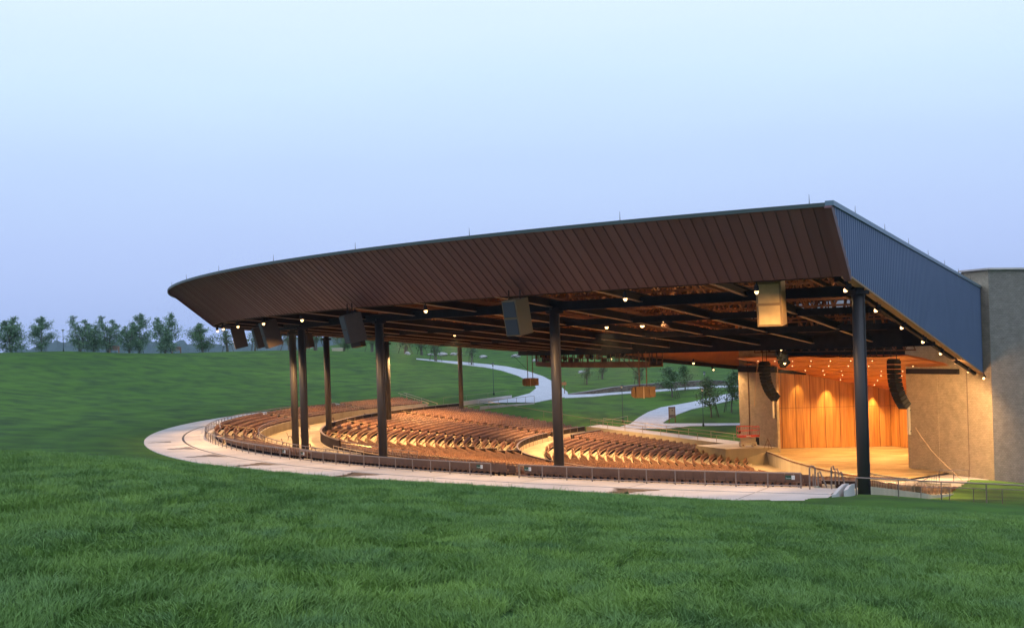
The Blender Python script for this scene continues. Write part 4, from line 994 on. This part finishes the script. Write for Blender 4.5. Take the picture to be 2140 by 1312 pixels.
def bench(px, label):
    p = ridge(px); p.z -= .05; root = thing('park_bench', p, label, 'bench', 'benches on the ridge')
    MB().box(p+Vector((0, 0, .85)), (2.7, .8, .14)).build('seat', M['bench'], root)
    mb = MB()
    for k in range(4): mb.box(p+Vector((0, .42+.03*k, 1.15+.22*k)), (2.7, .07, .15))
    mb.box(p+Vector((0, .55, 2.0)), (1.7, .08, .14)); mb.build('backrest', M['bench'], root)
    for sx in (-1.25, 1.25):
        MB().box(p+Vector((sx, -.3, .55)), (.13, .13, 1.25)).build('leg', M['bench'], root); MB().box(p+Vector((sx, .4, .8)), (.13, .13, 1.9)).build('leg', M['bench'], root); MB().box(p+Vector((sx, 0, 1.25)), (.16, .95, .1)).build('armrest', M['bench'], root)
bench(239, 'timber bench on the ridge between two tall trees, left of the other'); bench(369, 'timber bench on the ridge left of the fascia tip')
p = ridge(706); root = thing('storage_box', p, 'long cream box on the ridge seen between the left columns', 'box')
MB().box(p+Vector((0, 0, .45)), (3.6, 1.4, 1.0)).build('body', M['cream'], root); MB().box(p+Vector((0, 0, 1.0)), (3.8, 1.6, .14)).build('lid', M['white'], root)

# ---------------------------------------------------------------- scissor lift
base = U(1564, 932.5, 222); base.z = ZS+.9
root = thing('scissor_lift', base, 'red and cream scissor lift parked beside the far block wall', 'scissor lift')
LR = R(4); ml = Matrix.Rotation(LR, 3, 'Z'); Lp = lambda x, y, z: base+ml@Vector((x, y, z))
MB().box(Lp(-.1, 0, .62), (2.9, 1.4, .55), LR).build('chassis', M['cream'], root)
for sx in (-1.15, 1.0):
    for sy in (-.72, .72):
        w_ = MB().tube([Lp(sx, sy-.14, .38), Lp(sx, sy+.14, .38)], .38, 16).build('wheel', M['cream'], root)
        MB().tube([Lp(sx, sy-.17, .38), Lp(sx, sy+.17, .38)], .15, 10).build('hub', M['truss'], w_)
mb = MB()
for k in range(4):
    z0 = .98+.17*k; mb.beam(Lp(-1.35, -.5, z0), Lp(1.25, -.5, z0+.13), .1, .12); mb.beam(Lp(-1.35, .5, z0+.13), Lp(1.25, .5, z0), .1, .12); mb.beam(Lp(-1.35, -.42, z0+.13), Lp(1.25, -.42, z0), .1, .12)
mb.build('scissor_arms', M['cream'], root)
MB().box(Lp(0, 0, 1.95), (3.8, 1.6, .34), LR).build('platform', M['red'], root)
MB().box(Lp(-.1, -.815, 1.95), (.85, .03, .14), LR).build('lettering_plate', M['paper'], root)
mb = MB()
xs = [-1.85, -1.1, -.35, .4, 1.1, 1.85]
for sy in (-.75, .75):
    for x in xs: mb.beam(Lp(x, sy, 2.1), Lp(x, sy, 3.75 if x < 1.5 else 3.6), .08, .08)
    mb.beam(Lp(-1.85, sy, 3.75), Lp(.4, sy, 3.75), .09, .09); mb.beam(Lp(.4, sy, 3.75), Lp(1.1, sy, 3.55), .09, .09); mb.beam(Lp(1.1, sy, 3.6), Lp(1.85, sy, 3.6), .09, .09); mb.beam(Lp(-1.85, sy, 2.95), Lp(1.85, sy, 2.95), .08, .08)
for x in (-1.85, 1.85): mb.beam(Lp(x, -.75, 3.7), Lp(x, .75, 3.7), .09, .09); mb.beam(Lp(x, -.75, 2.95), Lp(x, .75, 2.95), .08, .08)
mb.build('guard_rail', M['red'], root)
MB().box(Lp(1.55, 0, .95), (.6, 1.2, 1.3), LR).build('battery_box', M['black'], root); MB().box(Lp(-1.6, -.3, 2.75), (.3, .4, .5), LR).build('control_box', M['black'], root)
# folding easel by the wall
p = U(1605, 932, 216); p.z = ZS+.9; mb = MB()
for dx in (-.7, 0, .7): mb.beam(p+Vector((dx, .2 if dx else -.5, 0)), p+Vector((0, 0, 1.9)), .07, .07)
mb.beam(p+Vector((-.45, .1, .8)), p+Vector((.45, .1, .8)), .06, .06); tag(mb.build('tripod_stand', M['truss']), 'thin brown folding stand leaning by the far block wall', 'stand')
# exit sign at the end of the pit
p = U(1552, 957, 224); root = thing('warning_sign', p, 'small red square sign at the end of the front seats', 'sign'); MB().box(p, (.75, .06, .75)).build('panel', M['redsign'], root); MB().box(p+Vector((0, -.04, 0)), (.35, .03, .2)).build('mark', M['paper'], root); MB().beam(p+Vector((0, .05, -1.4)), p+Vector((0, .05, 0)), .06, .06).build('post', M['steel'], root)
# cables
tag(MB().tube([U(*t) for t in ((1913, 893, 182), (1925, 912, 180), (1950, 945, 177), (1980, 975, 174), (2012, 1004, 171))], .05, 5).build('cable', M['cable']), 'pale cable running down the near block wall to the ground', 'cable')
tag(MB().tube([U(*t) for t in ((1583, 757, 214), (1580, 800, 214), (1576, 850, 214))], .035, 5).build('cable', M['cable']), 'thin pale cable hanging in front of the far block wall', 'cable')

# ---------------------------------------------------------------- railings and low walls round the site
def g(px, py, D): return U(px, py, D)
railing('railing', 'dark railing behind the lit bank at the right edge, tallest in the foreground', [g(1790, 1036, 89), g(1878, 1040, 88.5), g(1968, 1045, 88), g(2062, 1049, 87.5), g(2160, 1054, 87)], h=1.32, rt=.055, rp=.05, mid=())
railing('railing', 'thin pale railing on the green beyond the foreground railing', [g(1925, 1048, 112), g(1985, 1050, 112), g(2035, 1051, 112), g(2095, 1053, 111), g(2150, 1056, 111)], h=1.35, rt=.04, rp=.04, mid=())
railing('railing', 'railing on the landing against the near block wall', [g(1963, 1006, 163), g(1993, 1005, 164.5), g(2025, 1004, 166)], h=1.45, rt=.05, rp=.045, mid=())
railing('railing', 'railing with close balusters sloping down the bright ramp', [g(1957, 1013, 160), g(1940, 1023, 148), g(1922, 1033, 137), g(1903, 1046, 127)], h=1.4, rt=.05, rp=.04, infill=5)
railing('railing', 'railing with close balusters at the foot of the ramp', [g(1860, 1042, 124), g(1880, 1041, 126), g(1912, 1038, 129)], h=1.2, rt=.05, rp=.04, infill=5)
for lb, o, r0, r1, zo in (('long pale railing between the side walk and the front seats', .25, 79.5, 52, 0), ('pale railing on the lawn side of the side walk', 5.5, 79.5, 46, 0)):
    railing('railing', lb, [far(r, o, float(np.interp(r, [45, 80], [-8.75, -5.3]))) for r in np.linspace(r0, r1, 8)], h=1.35, rt=.055, rp=.045, mid=(.7,), m='railgold')
railing('railing', 'long pale handrail running down the far edge of the main seats', [far(r, .8, float(np.interp(r, [76, 80.6, 105], [-5.3, -5.0, -1.6]))) for r in np.linspace(105, 77, 9)], h=1.3, rt=.05, rp=.035, mid=(), m='railgold', post=4)
W1 = [hit(x, y) for x, y in ((968, 848), (1000, 843), (1035, 838), (1070, 833))]
W2 = [hit(x, y) for x, y in ((1003, 856), (1040, 852), (1080, 848), (1117, 844))]
def low_wall(P, h0, h1, label, th=.5, m='concrete'):
    mb = MB(); n = len(P)-1
    for i in range(n):
        a, b = P[i], P[i+1]; d = Vector((0, th, 0)); ha, hb_ = h0+(h1-h0)*i/n, h0+(h1-h0)*(i+1)/n; up = Vector((0, 0, 1)); dn = up*-1.2
        mb.hexa([a+dn, b+dn, b+d+dn, a+d+dn], [a+up*ha, b+up*hb_, b+d+up*hb_, a+d+up*ha])
    tag(mb.build('low_wall', M[m]), label, 'wall')
low_wall(W1, 1.0, .8, 'low concrete wall on the lawn side of the far ramp'); low_wall(W2, .7, .25, 'low concrete kerb wall on the near side of the far ramp')
railing('railing', 'thin railing with evenly spaced posts on the far ramp wall', [p+Vector((0, 0, .3)) for p in [W2[0].lerp(W2[-1], t/6) for t in range(7)]], h=1.5, rt=.04, rp=.04, mid=())
railing('railing', 'very thin railing on the lawn above the far ramp', [hit(x, y) for x, y in ((927, 846), (975, 841), (1020, 836), (1064, 830))], h=1.6, rt=.03, rp=.025, mid=(), m='rail')
railing('railing', 'thin railing climbing the lawn right of the side walk', [hit(x, y) for x, y in ((1248, 893), (1280, 889), (1312, 882))], h=1.3, rt=.04, rp=.03, mid=(), m='railgold')
SW_ = [hit(x, y) for x, y in ((1189, 826), (1230, 824.5), (1280, 820), (1330, 816), (1370, 813.5), (1420, 810), (1466, 807), (1500, 805), (1545, 804))]
mb = MB(); hh = [.2, .7, 1.15, 1.3, 1.35, 1.35, 1.3, 1.1, .6]
for i in range(len(SW_)-1):
    a, b = SW_[i]+Vector((0, .6, 0)), SW_[i+1]+Vector((0, .6, 0)); d = Vector((0, .9, 0)); up = Vector((0, 0, 1))
    mb.hexa([a-up, b-up, b+d-up, a+d-up], [a+up*hh[i], b+up*hh[i+1], b+d+up*hh[i+1], a+d+up*hh[i]])
root = thing('stone_wall', SW_[0], 'long low dry-stone wall behind the light path', 'wall'); mb.build('stonework', M['stone'], root)
mb = MB()
for i in range(len(SW_)-1):
    a, b = SW_[i]+Vector((0, 1.05, hh[i]+.09)), SW_[i+1]+Vector((0, 1.05, hh[i+1]+.09)); mb.beam(a, b, 1.15, .16)
mb.build('cap', mat('stone cap', (.25, .24, .26), .8), root)
railing('railing', 'railing with upright bars along the near edge of the seats, beyond the round column', [pol(r, A1S+.15, prof(r)+.25) for r in np.linspace(112, 62, 11)], h=1.25, rt=.05, rp=.04, infill=7, mid=(), m='railgold')
# concrete cheek walls and stair rails at the right end of the walkway
def wedge(P, th, label, parent=None):
    d = Vector((.5, .45, 0)).normalized()*th; mb = MB(); B_ = [Vector((p.x, p.y, -1.6)) for p in P]
    for i in range(len(P)-1): mb.hexa([B_[i], B_[i+1], B_[i+1]+d, B_[i]+d], [P[i], P[i+1], P[i+1]+d, P[i]+d])
    tag(mb.build('cheek_wall', M['concrete']), label, 'wall')
wedge([g(1738, 1034, 85.5), g(1752, 1018, 87.3), g(1760, 1011, 88.5), g(1766, 1011, 90)], .5, 'left sloping concrete cheek wall at the right end of the walkway')
wedge([g(1763, 1024, 86.6), g(1771, 1014, 88), g(1779, 1011, 89.5)], .45, 'right sloping concrete cheek wall at the right end of the walkway')
def bent(label, pts, D, posts=()):
    root = thing('handrail', g(*pts[0], D), label, 'handrail', 'bent stair handrails at the right end of the walkway')
    MB().tube([g(x, y, D) for x, y in pts], .06, 6).build('rail', M['rail'], root)
    for x0, y0, y1 in posts: MB().tube([g(x0, y0, D), g(x0+.6, y1, D)], .05, 6).build('post', M['rail'], root)
bent('hooped stair handrail, leftmost of the tall group by the cheek walls', [(1692.5, 1022), (1691.5, 978), (1695, 973), (1700, 974), (1703, 979), (1704, 1016)], 90, [(1699, 990, 1016)])
bent('low sloping stair handrail, middle of the group by the cheek walls', [(1710, 1020), (1709.5, 987), (1713, 984), (1718, 996), (1728, 1018)], 91)
bent('zigzag stair handrail, rightmost of the group by the cheek walls', [(1738, 1022), (1737, 977), (1741, 973), (1744, 982), (1749, 979), (1753, 988), (1757, 985), (1765, 1010)], 90, [(1745.5, 983, 1014), (1753, 989, 1012)])
bent('small stair handrail left of the tall group, against the seats', [(1665, 1018), (1664.5, 998), (1672, 990), (1674, 993), (1675, 1018)], 93)

# ---------------------------------------------------------------- trees
def tree_meshes(kind, seed, H_, W_, nleaf, leafm, lo=.22, ls=.42):
    r = random.Random(seed); tr = MB(); pts = []
    stems = 1 if kind == 'single' else r.randint(2, 3)
    for s_ in range(stems):
        a = r.random()*6.28; top = Vector((math.cos(a)*W_*.12*stems, math.sin(a)*W_*.12, H_*(.93-.1*s_)))
        P = [Vector((math.cos(a)*.15*s_, math.sin(a)*.15*s_, -.3))]
        for k in range(1, 6): t = k/5; P.append(Vector((top.x*t+r.uniform(-.15, .15), top.y*t+r.uniform(-.15, .15), top.z*t)))
        tr.tube(P, [.16*(1-.85*k/5)+.02 for k in range(6)], 6)
        nb = 24
        for k in range(nb):
            t = lo+(.97-lo)*(k/nb)**.9; idx = min(int(t*5), 4); p = P[idx].lerp(P[idx+1], t*5-idx)
            env = math.sin(min(1, (t-lo+.10)/(.26))*math.pi/2)*(1-max(0, t-.3)/.74)**.85 if t > .25 else .8
            ln = W_*.5*max(.12, env)*r.uniform(.6, 1.15); b = r.random()*6.28
            q = p+Vector((math.cos(b)*ln, math.sin(b)*ln, ln*r.uniform(.1, .6)))
            tr.tube([p, p.lerp(q, .5)+Vector((0, 0, .1)), q], [.05, .035, .012], 4)
            nj = int(2+ln*3.2)
            for j in range(nj): pts.append((p.lerp(q, .25+.75*j/max(1, nj-1)), ln*.15+.2))
    lf = MB(); vs = []; fs = []
    for i in range(nleaf):
        c_, sp_ = r.choice(pts); p = c_+Vector((r.gauss(0, sp_), r.gauss(0, sp_), r.gauss(0, sp_*.8)))
        if p.z > H_: p.z = H_-r.random()
        u = Vector((r.gauss(0, 1), r.gauss(0, 1), r.gauss(0, .6))).normalized(); v = u.cross(Vector((r.gauss(0, 1), r.gauss(0, 1), r.gauss(0, 1)))).normalized(); s2 = ls*r.uniform(.6, 1.2)
        o = len(vs); vs += [p-u*s2*.5, p+v*s2*.28, p+u*s2*.5, p-v*s2*.28]; fs.append((o, o+1, o+2, o+3))
    lf.add(vs, fs); return tr, lf
def make_tree(kind, seed, H_, W_, nleaf, leafm, lo=.2, stakes=3, ls=.42):
    root = thing('tree', (0, 0, 0), 'tree', 'tree', 'young trees with leaning stakes'); tr, lf = tree_meshes(kind, seed, H_, W_, nleaf, leafm, lo, ls)
    tr.build('trunk', M['trunk'], root); lf.build('crown', M[leafm], root)
    r = random.Random(seed+50)
    for k in range(stakes):
        a = r.random()*6.28; MB().tube([(math.cos(a)*1.7, math.sin(a)*1.7, -.2), (math.cos(a)*.9, math.sin(a)*.9, H_*.36)], .05, 4).build('stake', M['stake'], root)
    return root
protos = {}
def plant(px, pos, H_, W_, var, label):
    cfg = {'a': ('multi', 3, 11, 7.5, 6200, 'leaf', .07), 'b': ('single', 8, 11, 8, 5200, 'leaf', .08), 'c': ('multi', 15, 11, 7, 4300, 'leaf', .1), 'd': ('multi', 22, 11, 8, 4800, 'leaf2', .1), 'e': ('single', 31, 8, 6.5, 1900, 'leaf2', .3), 'f': ('multi', 41, 8, 4.5, 700, 'leaf2', .3)}[var]
    if var not in protos: protos[var] = make_tree(*cfg[:6], cfg[6]); o = protos[var]
    else: o = copy_tree(protos[var])
    o.location = pos; k = H_/cfg[2]; kw = W_/cfg[3]; o.scale = (kw, kw, k); o.rotation_euler = (0, 0, (px*1.7) % 6.28); o['label'] = label
TR = [(10, 655, 78, 'a', 'dark dense tree cut by the left edge of the photo'), (76, 655, 66, 'b', 'pointed tree second from the left on the ridge'), (157, 653, 62, 'c', 'open-crowned tree just right of the ridge lamp post'), (186, 674, 48, 'a', 'smaller bushy tree between two taller ones, left of the first bench'),
      (216, 653, 62, 'c', 'tall airy tree directly left of the first bench'), (262, 668, 50, 'c', 'short left half of the large clump between the benches'), (283, 648, 66, 'b', 'tallest tree, between the two benches'), (338, 647, 66, 'a', 'dense upright tree left of the second bench'), (418, 668, 78, 'd', 'pale green tree below the tip of the fascia'),
      (470, 680, 50, 'f', 'thin sparse tree left of the leftmost hanging speaker'), (527, 672, 60, 'f', 'thin tree seen between the leftmost hanging speakers'), (600, 668, 56, 'f', 'thin tree seen left of the left pair of columns'), (655, 665, 60, 'f', 'thin tree between the left pair and the lit column'),
      (716, 668, 60, 'd', 'bushy staked tree right of the lit brown column'), (775, 672, 48, 'f', 'sparse staked tree left of the tall dark column'), (845, 685, 55, 'f', 'sparse staked tree right of the tall dark column'), (880, 690, 45, 'f', 'sparse tree left of the far column')]
for px, ty, w, v, lb in TR:
    p = ridge(px); p.y += 4; p.z = hz(p.x, p.y)-.1
    ybase = 656+0; D = p.y; top = U(px, ty, D); plant(px, p, max(4, top.z-p.z), w*D/F*.92, v, lb)
for px, py, ty, w, v, lb in ((910, 755, 690, 34, 'f', 'sparse staked tree on the lawn just left of the path'), (985, 763, 690, 36, 'f', 'sparse staked tree on the path edge right of the far column'), (1225, 803, 752, 34, 'f', 'leafless-looking staked tree under the catwalk, left'), (1258, 792, 745, 30, 'f', 'leafless-looking staked tree under the catwalk, right'),
                             (1405, 830, 762, 66, 'e', 'pale leafy young tree left of the pair of lamp posts'), (1432, 816, 757, 40, 'e', 'pale tree in front of the stone wall left of the lamp posts'), (1487, 872, 782, 58, 'e', 'leafy young tree right of the pair of lamp posts'), (1529, 862, 768, 60, 'e', 'leafy young tree against the far block wall'), (1335, 812, 745, 30, 'f', 'thin pale tree behind the larger hanging speaker')):
    p = hit(px, py); top = U(px, ty, p.y); plant(px, p-Vector((0, 0, .1)), top.z-p.z, w*p.y/F*1.1, v, lb)

# ---------------------------------------------------------------- foreground grass blades
def grass():
    gm = mat('grass blades', (.122, .238, .056), .6, var=(.190, .325, .066), vscale=.2, var2=(.112, .222, .080)); gm.node_tree.nodes['Principled BSDF'].inputs['Specular IOR Level'].default_value = .2
    gcol = bpy.data.collections.new('grass_tufts')
    for k in range(5):
        r = np.random.default_rng(k+5); nb = 1900; S_ = .95
        x, y = r.uniform(-S_/2, S_/2, (2, nb)); h = r.gamma(8, .008, nb)+.02; a = r.uniform(0, 6.28, nb); lean = r.gamma(2, .03, nb)+.01; wd = r.uniform(.0035, .007, nb); h[:14] *= 1.8
        la = r.normal(.6, 1.2, nb); lx, ly = np.cos(la)*lean, np.sin(la)*lean; tx, ty = np.cos(a)*wd, np.sin(a)*wd
        V = np.zeros((nb, 5, 3)); V[:, 0] = np.stack([x-tx, y-ty, -.02+0*x], -1); V[:, 1] = np.stack([x+tx, y+ty, -.02+0*x], -1)
        V[:, 2] = np.stack([x+lx*.35+tx*.8, y+ly*.35+ty*.8, h*.6], -1); V[:, 3] = np.stack([x+lx*.35-tx*.8, y+ly*.35-ty*.8, h*.6], -1); V[:, 4] = np.stack([x+lx, y+ly, h], -1)
        me = bpy.data.meshes.new('tuft'); b = (np.arange(nb)*5)[:, None]
        fs = [tuple(q) for q in (b+np.array([0, 1, 2, 3])).tolist()]+[tuple(q) for q in (b+np.array([3, 2, 4])).tolist()]
        me.from_pydata(V.reshape(-1, 3).tolist(), [], fs); me.materials.append(gm); o = bpy.data.objects.new('grass_tuft', me); gcol.objects.link(o)
    P = []; Y = 7.5
    while Y < 47:
        st = .72; X = -Y*.47-1
        while X < Y*.47+1:
            P.append((X+random.uniform(-.25, .25), Y+random.uniform(-.25, .25))); X += st
        Y += st
    P = np.array(P); z = Hs(P[:, 0], P[:, 1])
    me = bpy.data.meshes.new('grass'); me.from_pydata([(a, b, c_) for (a, b), c_ in zip(P.tolist(), z.tolist())], [], []); o = bpy.data.objects.new('grass', me); COL.objects.link(o)
    tag(o, 'dark green blades of grass covering the near lawn', 'grass', kind='stuff')
    ng = bpy.data.node_groups.new('grass_scatter', 'GeometryNodeTree'); ng.interface.new_socket('Geometry', in_out='INPUT', socket_type='NodeSocketGeometry'); ng.interface.new_socket('Geometry', in_out='OUTPUT', socket_type='NodeSocketGeometry')
    n = ng.nodes.new; l = ng.links.new; gi = n('NodeGroupInput'); go = n('NodeGroupOutput'); ci = n('GeometryNodeCollectionInfo'); ci.inputs['Collection'].default_value = gcol; ci.inputs['Separate Children'].default_value = True; ci.inputs['Reset Children'].default_value = True
    ip = n('GeometryNodeInstanceOnPoints'); ip.inputs['Pick Instance'].default_value = True; rv = n('FunctionNodeRandomValue'); rv.data_type = 'FLOAT_VECTOR'; rv.inputs[0].default_value = (-.04, -.04, 0); rv.inputs[1].default_value = (.04, .04, 6.28)
    r2 = n('GeometryNodeInputPosition'); nz = n('ShaderNodeTexNoise'); nz.inputs['Scale'].default_value = .55; mr = n('ShaderNodeMapRange'); mr.inputs[1].default_value = .3; mr.inputs[2].default_value = .7; mr.inputs[3].default_value = .72; mr.inputs[4].default_value = 1.2
    cx = n('ShaderNodeCombineXYZ'); cx.inputs[0].default_value = 1; cx.inputs[1].default_value = 1
    l(r2.outputs[0], nz.inputs['Vector']); l(nz.outputs[0], mr.inputs[0]); l(mr.outputs[0], cx.inputs[2]); l(cx.outputs[0], ip.inputs['Scale'])
    l(gi.outputs[0], ip.inputs['Points']); l(ci.outputs[0], ip.inputs['Instance']); l(rv.outputs[0], ip.inputs['Rotation']); l(ip.outputs[0], go.inputs[0])
    md = o.modifiers.new('scatter', 'NODES'); md.node_group = ng
grass()

# ---------------------------------------------------------------- evening haze: one closed box of even, thin air
def haze():
    mb = MB().box((0, 1200, 45), (6800, 6800, 140)); m = bpy.data.materials.new('haze'); m.use_nodes = True; t = m.node_tree; t.nodes.clear()
    o = t.nodes.new('ShaderNodeOutputMaterial'); v = t.nodes.new('ShaderNodeVolumePrincipled'); v.inputs['Color'].default_value = (.62, .78, 1, 1); v.inputs['Density'].default_value = .00009; v.inputs['Anisotropy'].default_value = .2
    t.links.new(v.outputs[0], o.inputs['Volume']); q = mb.build('haze', m); tag(q, kind='stuff', label='thin blue evening haze over the distant woods', cat='haze')
haze()
